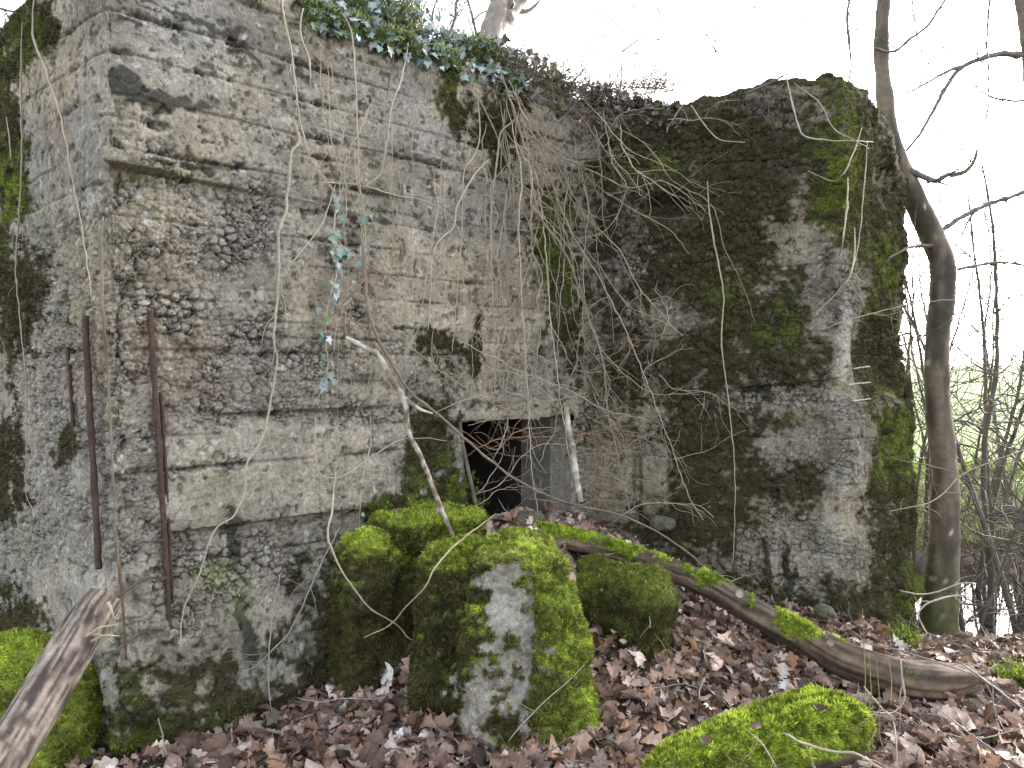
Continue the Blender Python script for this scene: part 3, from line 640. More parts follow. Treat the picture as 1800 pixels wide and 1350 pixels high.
log('mossy_log', 'short thick log wholly covered in bright moss at the bottom edge', [P(1165, 1405, 2.42), P(1215, 1375, 2.52), P(1310, 1330, 2.64), P(1420, 1290, 2.76), P(1485, 1278, 2.8), P(1512, 1282, 2.82)], [.10, .125, .135, .135, .115, .05],
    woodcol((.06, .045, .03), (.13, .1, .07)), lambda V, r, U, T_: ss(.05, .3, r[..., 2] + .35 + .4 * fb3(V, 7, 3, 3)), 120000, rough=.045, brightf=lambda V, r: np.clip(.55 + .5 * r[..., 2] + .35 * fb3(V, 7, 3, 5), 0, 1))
log('sawn_log', 'bare barkless log with a sawn end leaning at the lower left corner', [P(-60, 1440, 2.0), P(0, 1345, 2.12), P(75, 1225, 2.3), P(150, 1100, 2.5), P(186, 1048, 2.58)], [.062, .064, .067, .066, .054],
    woodcol((.050, .038, .032), (.29, .235, .195), 11), lambda V, r, U, T_: 0 * U, 0, rough=.016)
m = MB()
for a_, b_ in (((150, 1120), (205, 1098)), ((160, 1128), (212, 1118)), ((155, 1115), (200, 1130)), ((190, 1060), (204, 1100))):
    tube(m, [P(*a_, 2.42), P((a_[0] + b_[0]) / 2, (a_[1] + b_[1]) / 2 - 6, 2.4), P(*b_, 2.42)], [.006, .004, .001], 5, .01, .001, (.42, .36, .24))
o = m.build('splinter', M_wood, [x for x in C.objects if x.name == 'sawn_log'][0]); o['kind'] = 'stuff'
# ------------------------------------------------------------------ dead leaves
def leaf_template(kind):
    n = 13; t = np.linspace(0, 1, n)
    if kind == 0:   # oak: lobed
        wd = .30 * np.sin(np.pi * t ** .85) ** .7 * (1 + .38 * np.cos(t * 2 * math.pi * 4.2)); wd[0] = .015; wd[-1] = .02
    elif kind == 1: wd = .36 * np.sin(np.pi * t ** .8) ** .8
    else: wd = .42 * np.sin(np.pi * t ** .7) ** .6 * (1 + .25 * np.cos(t * 2 * math.pi * 3)); wd[-1] = .02
    return t, wd
def add_leaves(mb, Pt, N, size, cols, curl=1.0):
    n = len(Pt)
    for kind in range(3):
        sel = np.where(np.arange(n) % 5 < 3)[0] if kind == 0 else np.where(np.arange(n) % 5 == 2 + kind)[0]
        if not len(sel): continue
        t, wd = leaf_template(kind); k = len(t); q = len(sel)
        nn = N[sel]; d = np.cross(nn, rng.normal(0, 1, (q, 3))); d /= np.linalg.norm(d, axis=1)[:, None]
        sd = np.cross(nn, d); L = size[sel]
        bend = rng.normal(0, .55, q) * curl; fold = (rng.random(q) * .75 - .2) * curl; tw = rng.normal(0, .5, q) * curl
        x = (t[None] - .5) * L[:, None]
        zc = bend[:, None] * ((t[None] - .5) ** 2 * 2) * L[:, None] * .6
        V = np.zeros((q, k, 5, 3))
        for c_, f in enumerate((-1, -.5, 0, .5, 1)):
            yy = f * wd[None] * L[:, None] * (1 - .25 * np.abs(fold[:, None]))
            lift = np.abs(f) ** 1.3 * wd[None] * L[:, None] * fold[:, None] * 1.1 + f * tw[:, None] * (t[None] - .5) * L[:, None] * .5 + rng.normal(0, .025, (q, k)) * L[:, None] * abs(f)
            V[:, :, c_] = Pt[sel][:, None] + d[:, None] * x[..., None] + sd[:, None] * yy[..., None] + nn[:, None] * (zc + lift)[..., None]
        gf = grid_faces(k, 5).reshape(-1, 4)
        Q = (gf[None] + np.arange(q)[:, None, None] * k * 5).reshape(-1, 4)
        K = np.repeat(cols[sel][:, None], k * 5, 1).reshape(q, k, 5, 3).copy(); K[:, :, 2] *= 1.18
        mb.add(V.reshape(-1, 3), Q, None, K.reshape(-1, 3).clip(.01, .8))
LC = np.array([(.24, .165, .130), (.17, .108, .080), (.34, .265, .225), (.10, .062, .045), (.46, .39, .35), (.23, .135, .08), (.21, .165, .14)])
LW = [.24, .22, .17, .16, .07, .06, .08]
def leafcols(n): 
    k = LC[rng.choice(len(LC), n, p=LW)]; return k * 1.28 * (1 + .36 * rng.normal(0, 1, (n, 1))).clip(.3, 1.9)
def ground_leaves(mb, n, x0, x1, y0, y1, sz, lift=.035, keep=None):
    x = rng.uniform(x0, x1, n); y = rng.uniform(y0, y1, n)
    # outside the bunker footprint
    pt = np.stack([x, y], -1)
    def out(a, b, p): nn = np.array([b[1] - a[1], -(b[0] - a[0])]); nn = nn / np.linalg.norm(nn); return (p - a) @ nn
    o1, o2, o3, o0 = out(C0, C1, pt), out(C1, C2, pt), out(C2, C3, pt), out(A0, C0, pt)
    inside = ((o0 < 0) & (o1 < 0) & (x < .414)) | ((x >= .414) & (o2 < 0) & (o3 < 0.0))
    ok = ~inside
    if keep is not None: ok &= keep(x, y)
    x, y = x[ok], y[ok]; n = len(x); e = .02
    N = np.stack([-(g(x + e, y) - g(x - e, y)) / (2 * e), -(g(x, y + e) - g(x, y - e)) / (2 * e), np.ones(n)], -1)
    N = N + rng.normal(0, .6, (n, 3)); N[:, 2] = np.abs(N[:, 2]) + .1; N /= np.linalg.norm(N, axis=1)[:, None]
    P_ = np.stack([x, y, g(x, y) + .006 + lift * rng.random(n) ** 1.5], -1)
    add_leaves(mb, P_, N, sz * rng.uniform(.45, 1.5, n), leafcols(n))
lm = MB()
ground_leaves(lm, 7000, -2.3, 3.4, 2.0, 5.2, .074)
ground_leaves(lm, 9000, -2.3, 3.4, 2.0, 5.0, .032, .045)
ground_leaves(lm, 3800, -1.3, 2.6, 2.1, 3.8, .085, .06)
ground_leaves(lm, 5200, 1.9, 7, 4.6, 9.5, .09, .03, keep=lambda x, y: g(x, y) > -.45)
tag(lm.build('leaf_litter', M_leaf, None), 'brown dead oak leaves carpeting the ground', 'leaf litter', kind='stuff')
# leaves caught on the boulder top, ledge and in the wall
def drop_leaves(spec, name, label):
    m = MB()
    pts = np.array([s_[0] for s_ in spec]); N = np.array([s_[1] for s_ in spec], float); N /= np.linalg.norm(N, axis=1)[:, None]
    add_leaves(m, pts, N, np.array([s_[2] for s_ in spec]), np.array([s_[3] for s_ in spec], float), .8)
    return tag(m.build(name, M_leaf), label, 'leaves', kind='stuff')
sp_ = []
for k in range(130):
    x = rng.normal(-.14, .13); y = rng.uniform(3.22, 3.75)
    sp_.append(((x, y, max(g(x, y), .60 if y < 3.5 else .5) + .03 + .05 * rng.random()), (rng.normal(0, .4), rng.normal(-.2, .4), 1), .07 * rng.uniform(.6, 1.2), leafcols(1)[0]))
drop_leaves(sp_, 'caught_leaves', 'dead leaves piled between the boulder and the doorway')
sp_ = []
for px, py, dd in ((1240, 1300, 2.52), (1440, 1245, 2.68), (1330, 1275, 2.58), (940, 985, 2.98), (880, 1000, 2.9), (1000, 1010, 3.0), (790, 975, 3.1), (1065, 1035, 3.45), (1100, 1040, 3.45), (700, 900, 3.5), (775, 895, 3.5), (1150, 980, 3.85), (1300, 1045, 3.7), (1460, 1130, 3.42), (1130, 1060, 3.4)):
    sp_.append((tuple(P(px, py, dd)), (rng.normal(0, .3), -.5, 1), .06 * rng.uniform(.6, 1.2), leafcols(1)[0]))
drop_leaves(sp_, 'stray_leaves', 'scattered dead leaves lying on the mossy stones and logs')
for px, py, dd, sz, cl, lb in ((1097, 1172, 3.45, .075, (.55, .56, .60), 'bluish white upturned leaf right of the boulder'), (1378, 1205, 3.25, .07, (.50, .50, .52), 'pale leaf above the bright mossy log'), (1182, 1072, 3.9, .09, (.40, .35, .31), 'pale grey oak leaf below the long fallen log'),
        (1225, 1148, 3.5, .10, (.30, .25, .22), 'large buff oak leaf in the middle of the litter'), (1375, 1180, 3.35, .10, (.36, .31, .27), 'lobed buff oak leaf under the fallen log'), (1230, 1290, 2.8, .10, (.34, .29, .26), 'large curled leaf left of the bright mossy log'), (1000, 1335, 2.75, .11, (.33, .26, .23), 'large brown leaf at the foot of the boulder'),
        (1580, 1130, 3.7, .09, (.36, .31, .28), 'pale leaf on the bank below the tree'), (590, 1290, 3.0, .10, (.34, .27, .24), 'broad buff leaf under the mossy footing')):
    m = MB(); p_ = P(px, py, dd); p_[2] = max(p_[2], g(p_[0], p_[1]) + .03)
    add_leaves(m, np.array([p_]), np.array([[.1, -.55, .82]]), np.array([sz]), np.array([cl]), .6)
    tag(m.build('fallen_leaf', M_leaf), lb, 'leaf', 'pale leaves lying on the litter')
# ------------------------------------------------------------------ ivy leaves
IV = np.array([(0, 0), (.18, -.10), (.48, -.05), (.36, .22), (.50, .46), (.22, .52), (0, 1.0), (-.22, .52), (-.50, .46), (-.36, .22), (-.48, -.05), (-.18, -.10)])
def add_ivy(mb, Pt, N, U_, size, cols):
    n = len(Pt); N = N / np.linalg.norm(N, axis=1)[:, None]
    U_ = U_ - N * np.sum(U_ * N, 1)[:, None]; U_ /= np.linalg.norm(U_, axis=1)[:, None] + 1e-9
    R_ = np.cross(U_, N)
    fold = rng.uniform(-.1, .45, n)[:, None]; cup = rng.uniform(-.3, .35, n)[:, None]
    x = IV[None, :, 0] * size[:, None]; y = IV[None, :, 1] * size[:, None]
    z = np.abs(x) * fold + cup * (IV[None, :, 1] - .4) ** 2 * size[:, None]
    V = Pt[:, None] + R_[:, None] * x[..., None] + U_[:, None] * y[..., None] + N[:, None] * z[..., None]
    cen = Pt + U_ * (.38 * size)[:, None]
    V = np.concatenate([V, cen[:, None]], 1)
    T = np.array([[12, i, (i + 1) % 12] for i in range(12)])
    T = (T[None] + np.arange(n)[:, None, None] * 13).reshape(-1, 3)
    K = np.repeat(cols[:, None], 13, 1).copy(); K[:, 12] *= 1.3; K[:, 0] *= 1.3
    mb.add(V.reshape(-1, 3), None, T, K.reshape(-1, 3).clip(.01, .8))
IC = np.array([(.09, .15, .10), (.13, .20, .17), (.20, .27, .26), (.31, .36, .39), (.12, .20, .07), (.05, .09, .05)])  # palest silver-blues put lens flare into the leaf colour
def ivycols(n, p=None): return IC[rng.choice(6, n, p=p)] * (1 + .2 * rng.normal(0, 1, (n, 1))).clip(.4, 1.7)
ivy = empty('ivy', 'dense blue-green ivy with small herbs along the top edge of the front wall', 'ivy')
def topband(n, pxa, pxb, hi, hang):
    px = rng.uniform(pxa, pxb, n); P_ = np.zeros((n, 3))
    for i in range(n):
        q = W(px[i], 100, 0); inw = rng.uniform(-.05, .30)
        a, nn = plane_of(px[i])
        P_[i, :2] = q[:2] * 1.0 - nn * inw; h = hi(px[i])
        P_[i, 2] = np.interp(px[i], [1000, 1080, 1200], [3.17, 3.14, 3.06]) + (rng.random() * h if inw > 0.0 else -rng.random() * hang)
    return P_
hi = lambda x: np.interp(x, [380, 560, 700, 850, 950, 1080, 1200], [.05, .14, .25, .17, .12, .06, .02]) * (.5 + vn(x * .02, 0.5))
n = 1700; P_ = topband(n, 540, 930, hi, .13)
N = np.array([.15, -.8, .45]) + rng.normal(0, .45, (n, 3)); U_ = np.array([0, -.3, -1.]) + rng.normal(0, .5, (n, 3))
m = MB(); add_ivy(m, P_, N, U_, rng.uniform(.025, .055, n), ivycols(n, [.12, .18, .27, .28, .1, .05])); o = m.build('foliage', M_ivy, ivy, True)
m = MB(); q = topband(60000, 420, 1000, hi, .10)
q = q[(vn(q[:, 0] * 9, q[:, 1] * 9 + q[:, 2] * 6, 3) > .42)]
blades(m, q, np.tile(np.array([.1, -.5, .5]), (len(q), 1)), .022, .006, np.array((.17, .22, .085)) * rng.uniform(.4, 1.4, (len(q), 1)), .2, 1.2)
o = m.build('herbs', M_moss, ivy, False); o['kind'] = 'stuff'
def wander(p, d, L, n, jit, grav=0.0):
    out = [np.array(p, float)]; d = np.array(d, float); d /= np.linalg.norm(d)
    for i in range(n):
        d = d + rng.normal(0, jit, 3); d[2] -= grav; d /= np.linalg.norm(d); out.append(out[-1] + d * L / n)
    return out
m = MB()
for i in range(520):
    px = rng.uniform(640, 1220) if i < 120 else rng.uniform(880, 1170); q = W(px, 100, -.05); q[2] = 3.17 + rng.uniform(0, .08)
    tube(m, wander(q, (rng.normal(.3, 1), rng.normal(-.3, .5), rng.normal(.5, .6)), rng.uniform(.15, .4), 5, .35, .15), [.0026, .001], 3, .04, 0, (.20, .16, .12), cap=False)
o = m.build('dead_stems', M_stem, ivy); o['kind'] = 'stuff'
# dead leaf scraps on the tangle over the corner
m = MB(); q = topband(1300, 850, 1200, lambda x: np.interp(x, [850, 950, 1060, 1130, 1200], [.2, .22, .10, .03, .0]), .16); add_leaves(m, q, rng.normal(0, 1, (len(q), 3)) / 1.2, rng.uniform(.02, .05, len(q)), leafcols(len(q)) * np.array((.55, .7, .75)), 1.2)
o = m.build('dead_foliage', M_leaf, ivy); o['kind'] = 'stuff'
# ------------------------------------------------------------------ vines traced along the wall
PALE = (.40, .35, .275); TAN = (.33, .275, .205); GREY = (.30, .28, .24)
def px2r(r, p): return r / F * p[1]
def vine(pts, r, label, off=.04, col=PALE, name='hanging_vine', cat='vine', group='bare vines hanging over the bunker', twigs=0, leaves=0, mat=None, lsize=.04, endoff=None, depth=None, wob=.002, sides=6):
    n = len(pts); offs = np.linspace(off, endoff if endoff is not None else off, n)
    if depth is not None:
        dd = np.interp(np.linspace(0, 1, n), np.linspace(0, 1, len(np.atleast_1d(depth))), np.atleast_1d(depth)); w3 = [P(x, y, d_) for (x, y), d_ in zip(pts, dd)]
    else: w3 = [W(x, y, offs[i]) for i, (x, y) in enumerate(pts)]
    r = r * .66
    rr = [px2r(r * (1 - .68 * i / n), w3[i]) for i in range(n)]
    rr[0] *= .45
    root = empty(name, label, cat, group) if leaves else None
    m = MB(); p, q = tube(m, w3, rr, sides, .022, wob, col, knob=.4)
    if twigs:
        t = m
        for k in range(twigs):
            i = rng.integers(3, len(p) - 1)
            dv = p[min(i + 3, len(p) - 1)] - p[i - 3]; dv = dv / (np.linalg.norm(dv) + 1e-9) + rng.normal(0, .7, 3) * np.array([1, .4, 1])
            L = rng.uniform(.06, .3); wv = wander(p[i], dv, L, 5, .25, .08)
            tube(t, wv, [q[i] * .55, q[i] * .2 + .0004], 4, .03, 0, col, cap=False)
            if rng.random() < .5:
                tube(t, wander(wv[2], dv + rng.normal(0, .7, 3), L * .5, 3, .3, .05), [q[i] * .35, .0005], 3, .03, 0, col, cap=False)
    o = m.build('stem' if root else name, mat or M_stem, root)
    if not root: tag(o, label, cat, group)
    if leaves:
        t = MB(); idx = rng.integers(2, len(p), leaves)
        a, nn = plane_of(pts[0][0]); nv_ = np.array([nn[0], nn[1], .2])
        add_ivy(t, p[idx] + rng.normal(0, .018, (leaves, 3)), nv_ + rng.normal(0, .35, (leaves, 3)), np.array([0, 0, -1.]) + rng.normal(0, .45, (leaves, 3)), rng.uniform(.5, 1.1, leaves) * lsize, ivycols(leaves, [.15, .3, .3, .1, .05, .1]))
        t.build('foliage', M_ivy, root)
    return root or o
vine([(60, -10), (58, 60), (75, 110), (100, 180), (118, 260), (130, 330), (145, 410), (155, 470), (160, 520)], 2.8, 'long pale vine slanting down the upper left side wall', .05)
vine([(40, 40), (37, 130), (38, 250), (36, 330), (30, 420), (28, 480), (35, 560), (45, 660), (48, 760), (45, 860), (60, 900)], 2.4, 'thin vine hanging straight down the mossy left edge', .05, twigs=5, col=TAN)
vine([(10, 205), (15, 230), (20, 280)], 2, 'short vine stub on moss at the far left', .05)
vine([(180, 380), (178, 450), (182, 560), (190, 660), (196, 780), (203, 900), (208, 1000)], 4.6, 'dull green-brown stalk between the two rusty bars', .08, col=(.17, .15, .10))
vine([(500, -10), (497, 20), (510, 77), (520, 150), (527, 207), (540, 262), (556, 295), (590, 340)], 2.8, 'pale vine entering the front wall at the top', .05, twigs=3)
vine([(533, 15), (528, 60), (543, 100), (545, 150)], 3.2, 'short pale vine beside the ivy root at the top', .05)
vine([(515, 205), (526, 250), (512, 268), (507, 320), (503, 370), (490, 410), (490, 470), (486, 540), (482, 600), (487, 632), (478, 690), (462, 770), (435, 812), (427, 870), (412, 905), (376, 935), (350, 1010), (322, 1075), (316, 1140), (308, 1215), (300, 1240)], 4.2, 'longest pale vine winding all the way down the front wall', .035, twigs=7, wob=.003, col=(.36, .325, .25))
vine([(472, 212), (485, 240), (508, 262)], 2.2, 'short vine joining the longest pale vine near the top', .04)
vine([(590, 325), (570, 385), (548, 420), (520, 455), (493, 492)], 2.6, 'short branch joining the longest vine above the middle', .04)
vine([(600, 20), (618, 60), (624, 130), (628, 220), (632, 320), (642, 400), (638, 450)], 2.8, 'pale vine above the long brown diagonal one', .05, twigs=3)
vine([(630, 400), (640, 450), (644, 520), (660, 585), (690, 640), (722, 690), (772, 730), (850, 800), (920, 850), (1000, 885), (1090, 905), (1180, 950), (1250, 1010), (1300, 1085)], 5.2, 'thick brown vine crossing diagonally in front of the doorway', .06, col=(.22, .165, .125), twigs=9, endoff=.35)
vine([(718, 75), (705, 140), (688, 190), (680, 250), (668, 305), (640, 328)], 2.8, 'pale vine curling left near the top of the wall', .05)
vine([(693, 70), (690, 110), (682, 160), (680, 175)], 2.2, 'short dark vine under the ivy', .04, col=(.12, .10, .08))
vine([(560, 320), (600, 322), (645, 328), (700, 345), (740, 350), (790, 378), (815, 430), (830, 470)], 2.2, 'vine running level across the upper wall', .04)
vine([(860, 280), (832, 310), (805, 360), (796, 400), (768, 428), (758, 470), (757, 520), (752, 580)], 3.0, 'pale vine falling in a zigzag below the ivy', .05, twigs=3)
vine([(905, 210), (880, 235), (873, 290), (866, 340), (863, 430), (866, 520), (870, 650), (868, 700)], 2.8, 'straight pale vine left of the bramble bundle', .08, col=TAN)
vine([(838, 155), (843, 240), (830, 280), (815, 305), (812, 400), (806, 480), (800, 560), (795, 620)], 2.2, 'thin vine above the small moss tufts', .04)
vine([(603, 330), (590, 370), (586, 440), (592, 480), (580, 520), (572, 580), (576, 650), (560, 700)], 2.4, 'ivy trail with blue-green leaves hanging down the middle of the wall', .05, name='ivy_trail', cat='ivy', group=None, leaves=46, lsize=.045)
vine([(575, 400), (600, 430), (620, 450)], 2., 'short ivy spray with two large leaves beside the ivy trail', .07, name='ivy_spray', cat='ivy', group=None, leaves=6, lsize=.075)
vine([(640, 360), (642, 420), (640, 470)], 2., 'dark green ivy sprig high on the brown vine', .07, name='ivy_sprig', cat='ivy', group=None, leaves=7, lsize=.05)
vine([(650, 720), (652, 780), (640, 830), (632, 900), (634, 930)], 1.8, 'thin ivy shoot with tiny leaves left of the leaning branch', .05, name='ivy_shoot', cat='ivy', group=None, leaves=10, lsize=.03)
vine([(556, 730), (555, 800), (565, 835), (600, 838), (640, 812), (700, 775), (740, 770), (785, 775)], 2.2, 'looping vine left of the doorway', .05, twigs=3)
vine([(590, 830), (583, 900), (578, 950), (605, 1010), (650, 1068), (700, 1100), (722, 1125), (765, 1130)], 3.0, 'curved vine arching over the dark mossy footing', .30, endoff=.5)
vine([(872, 903), (810, 950), (770, 990), (748, 1030), (715, 1065), (690, 1095), (640, 1120)], 3.0, 'pale vine looping from the doorway past the boulder', depth=[3.6, 2.9, 2.8, 2.95, 3.0], col=(.33, .28, .18))
vine([(598, 925), (560, 1000), (530, 1070), (500, 1120), (455, 1165), (430, 1180)], 2.6, 'forked root strand low on the front wall', .10, twigs=7, col=GREY)
vine([(492, 1010), (478, 1090), (472, 1180), (476, 1240), (492, 1295), (505, 1310)], 2.4, 'thin vine hanging over the green moss at the base', .18, col=GREY, twigs=3)
vine([(278, 1262), (290, 1310), (300, 1360)], 2.2, 'bare stalk in the moss under the corner', .25, col=GREY)
vine([(1243, 318), (1248, 380), (1262, 460), (1272, 520), (1268, 600), (1280, 700), (1290, 800), (1292, 880), (1289, 985)], 2.4, 'single long pale vine hanging down the dark wall', .05, col=(.38, .33, .23))
vine([(1383, 135), (1392, 180), (1405, 225), (1416, 240), (1450, 246), (1500, 248), (1535, 249)], 2.6, 'pale twig bending right at the top of the dark wall', .10, col=(.38, .35, .30))
vine([(1215, 185), (1235, 215), (1265, 245), (1310, 250)], 2., 'thin curved twig below the mossy rim', .06)
vine([(1395, 145), (1440, 180), (1465, 225), (1500, 245), (1528, 262)], 1.8, 'fine twig arching over the mossy corner', .12, col=TAN)
vine([(1515, 225), (1500, 270), (1480, 310), (1460, 318), (1420, 300)], 2., 'curled twig at the upper right corner', .12, col=TAN)
vine([(1490, 312), (1488, 370), (1482, 420), (1476, 450)], 2.8, 'stout straw-coloured twig on the mossy corner', .10)
vine([(1502, 400), (1502, 450), (1492, 490), (1470, 523)], 2.6, 'bent straw-coloured stem under the stout twig', .12, twigs=2)
vine([(1525, 250), (1518, 340), (1510, 420), (1500, 470)], 1.8, 'thin vine along the right-hand corner', .12, col=TAN)
# the bundle of bramble canes falling over the inner corner -------------------------------------
BG = 'bramble canes hanging over the inner corner'
BR_ = [([(880, 125), (905, 200), (925, 270), (936, 330), (948, 378), (985, 430), (1012, 490), (1040, 570), (1060, 640), (1068, 720), (1085, 800), (1108, 905)], 4.6, 'thickest bramble cane arching down the inner corner', (.26, .205, .15)),
 ([(895, 140), (955, 280), (1000, 400), (1060, 500), (1108, 600), (1140, 680), (1178, 780), (1210, 870), (1235, 915)], 3.0, 'bramble cane reaching furthest right over the dark wall', TAN),
 ([(890, 180), (915, 300), (912, 420), (920, 560), (928, 700), (935, 830), (945, 900)], 2.8, 'straight bramble cane falling over the right side of the doorway', PALE),
 ([(915, 200), (948, 340), (958, 430), (968, 560), (985, 700), (1000, 800), (1015, 870)], 2.8, 'bramble cane hanging just right of the doorway', PALE),
 ([(905, 160), (985, 300), (1030, 380), (1090, 440), (1120, 500), (1170, 560), (1200, 590)], 2.6, 'bramble cane curving out over the moss', TAN),
 ([(900, 190), (960, 260), (1040, 300), (1110, 330), (1170, 320), (1240, 370)], 2.4, 'nearly level bramble cane over the dark socket', TAN),
 ([(1090, 220), (1095, 260), (1120, 300), (1150, 320), (1185, 345)], 2.4, 'short bramble cane below the ivy rim', PALE),
 ([(1060, 195), (1075, 280), (1100, 330), (1070, 400), (1020, 420)], 2.2, 'bramble cane hooking back to the left', TAN),
 ([(980, 380), (1000, 430), (1015, 500), (1045, 590), (1080, 640), (1145, 690), (1230, 690)], 2.4, 'bramble cane ending in level twigs on the dark wall', TAN),
 ([(800, 595), (870, 630), (930, 660), (1010, 690), (1060, 720), (1130, 735)], 2.2, 'pale twig crossing above the lintel', PALE),
 ([(700, 590), (760, 640), (830, 690), (880, 715), (915, 735)], 2.4, 'straight twig slanting to the lintel', (.31, .25, .17)),
 ([(760, 725), (830, 700), (890, 690), (960, 705), (1030, 690)], 2.4, 'twig lying along the lintel', TAN),
 ([(810, 755), (870, 790), (905, 760), (960, 752), (1020, 760), (1110, 765), (1190, 800)], 2.4, 'reddish twig across the top of the doorway', (.24, .145, .10)),
 ([(820, 800), (870, 775), (930, 768), (1000, 770), (1060, 755)], 2.2, 'rust-brown twig across the doorway below the red one', (.22, .13, .085)),
 ([(836, 870), (880, 850), (920, 800), (960, 780), (1040, 790)], 2., 'twig rising from the doorway sill', TAN),
 ([(1010, 870), (1060, 830), (1110, 780), (1150, 760)], 2., 'twig rising right of the pale stake', TAN),
 ([(1060, 930), (1120, 890), (1180, 884), (1230, 890), (1255, 910)], 2., 'pale arched twig at the foot of the dark wall', PALE)]
for pts, r, lb, cl in BR_:
    vine(pts, r * .8, lb, .12, cl, 'bramble_cane', 'bramble', BG, twigs=int(6 + len(pts)), endoff=.30, wob=.004)
for k in range(15):
    x0 = rng.uniform(870, 1110); y0 = rng.uniform(120, 300); n = rng.integers(3, 9)
    dx = rng.normal(14, 16); pts = [(x0, y0)]; ln_ = rng.uniform(35, 95)
    for i in range(n): pts.append((pts[-1][0] + dx + rng.normal(0, 24), min(960, pts[-1][1] + ln_ * rng.uniform(.5, 1.3)))); dx *= rng.uniform(.5, 1.3)
    vine(pts, rng.uniform(1.0, 1.9), 'thin bramble shoot in the tangle over the inner corner', rng.uniform(.05, .25), [PALE, TAN, (.24, .19, .14)][k % 3], 'bramble_shoot', 'bramble', 'thin bramble shoots over the inner corner', twigs=int(rng.integers(4, 10)), endoff=rng.uniform(.1, .35), wob=.004, sides=4)
for k in range(30):
    x0 = rng.uniform(560, 1010); y0 = rng.uniform(60 + .3 * (x0 - 560), 330); n = rng.integers(5, 11); dx = rng.normal(2, 6); pts = [(x0, y0)]
    for i in range(n): pts.append((pts[-1][0] + dx + rng.normal(0, 9), min(880, pts[-1][1] + rng.uniform(35, 80))))
    vine(pts, rng.uniform(1.2, 2.2), 'fine dry strand among those trailing down the right half of the front wall', rng.uniform(.03, .08), [PALE, GREY, TAN][k % 3], 'fine_strand', 'vine', 'fine strands trailing down the front wall', twigs=int(rng.integers(0, 4)), wob=.004, sides=4)
for k in range(34):
    x0 = rng.uniform(820, 1180); y0 = rng.uniform(560, 900) if k < 26 else rng.uniform(200, 420); a = rng.uniform(-1, 1) * 1.2; pts = [(x0, y0)]; st = rng.uniform(18, 40)
    for i in range(5): pts.append((pts[-1][0] + st * math.cos(a), pts[-1][1] + st * math.sin(a))); a += rng.normal(0, .35)
    vine(pts, rng.uniform(.9, 1.6), 'short dry twig caught in the tangle around the doorway', rng.uniform(.06, .3), [PALE, TAN, (.24, .15, .11)][k % 3], 'dry_twig', 'twig', 'dry twigs around the doorway', twigs=int(rng.integers(3, 7)), wob=.004, sides=4)
# leaning branch and stake
def birchcol(V): 
    t = ss(-.1, .3, fb3(V, 30, 3, 50)); return mixc((.17, .125, .09), (.44, .41, .36), t)
def stick(name, label, pts, rad, depth, colf=None, col=PALE, mat=None, fork=None, cat='branch', group=None, rough=.002):
    root = empty(name, label, cat, group) if fork else None
    dd = np.interp(np.linspace(0, 1, len(pts)), np.linspace(0, 1, len(depth)), depth)
    w3 = [P(x, y, d_) for (x, y), d_ in zip(pts, dd)]
    m = MB(); tube(m, w3, [px2r(r_, w3[0]) for r_ in np.interp(np.linspace(0, 1, len(pts)), np.linspace(0, 1, len(rad)), rad)], 9, .012, .0012, col, colf, rough, .3)
    o = m.build('stem' if root else name, mat or M_bark, root)
    if not root: tag(o, label, cat, group)
    for fk in fork or []:
        t = MB(); i0 = len(pts) // 2; fw = [P(x, y, dd[min(len(dd) - 1, i0)]) for x, y in fk[0]]
        tube(t, fw, [px2r(fk[1], fw[0]), px2r(fk[1] * .4, fw[0])], 7, .012, .001, col, colf, rough * .5)
        t.build('side_branch', mat or M_bark, root)
    return root or o
stick('leaning_branch', 'crooked pale-barked branch leaning on the wall left of the doorway', [(608, 593), (640, 610), (664, 624), (690, 668), (712, 708), (718, 760), (740, 803), (770, 880), (806, 966)], [2.8, 4.6, 4.8, 4.8, 4.8, 4.4, 4.2, 4, 4], [3.25, 3.3, 3.35, 3.4], birchcol, fork=[([(712, 700), (735, 718), (760, 727)], 4.5)])
stick('pale_stake', 'white-barked stake standing in the corner right of the doorway', [(995, 715), (998, 745), (1006, 790), (1012, 840), (1021, 882)], [4, 5.2, 6, 6, 5], [4.35, 4.25], lambda V: mixc((.30, .27, .22), (.58, .56, .51), ss(-.2, .25, fb3(V, 30, 3, 52))))
m = MB(); w3 = [W(806, 740, .0), W(815, 790, .0), (W(826, 840, .0)), W(836, 885, .02)]
tube(m, w3, .012, 8, .02, .001, (.16, .14, .11)); tag(m.build('door_post', M_wood, bunker), 'thin weathered post at the left of the doorway')
# ------------------------------------------------------------------ twigs on the ground at the right
TW = 'fallen twigs among the leaves'
def gt(pts, r, label, d, col=(.33, .28, .225), tw=2): vine(pts, r * .85, label, depth=d, col=col, name='fallen_twig', cat='twig', group=TW, twigs=tw, mat=M_bark)
gt([(1375, 1288), (1410, 1305), (1450, 1318), (1500, 1325), (1540, 1345), (1580, 1365)], 5, 'pale forked twig over the bright mossy log', [2.52, 2.5, 2.4])
gt([(1583, 1160), (1587, 1200), (1590, 1228), (1578, 1246), (1565, 1254), (1520, 1250)], 4, 'upright bent twig with an elbow at the lower right', [3.0, 2.9])
gt([(1518, 1206), (1545, 1240), (1568, 1262), (1575, 1300), (1578, 1350)], 3.2, 'thin twig right of the bright mossy log', [2.95, 2.6])
gt([(1580, 1037), (1620, 1045), (1660, 1036), (1685, 1026), (1712, 1024)], 3.2, 'pale twig in front of the tree base', [4.4, 4.5])
gt([(1700, 1045), (1660, 1050), (1628, 1062), (1614, 1080), (1625, 1105), (1640, 1130), (1650, 1146)], 3.6, 'pale hooked twig at the tree base', [4.3, 4.0])
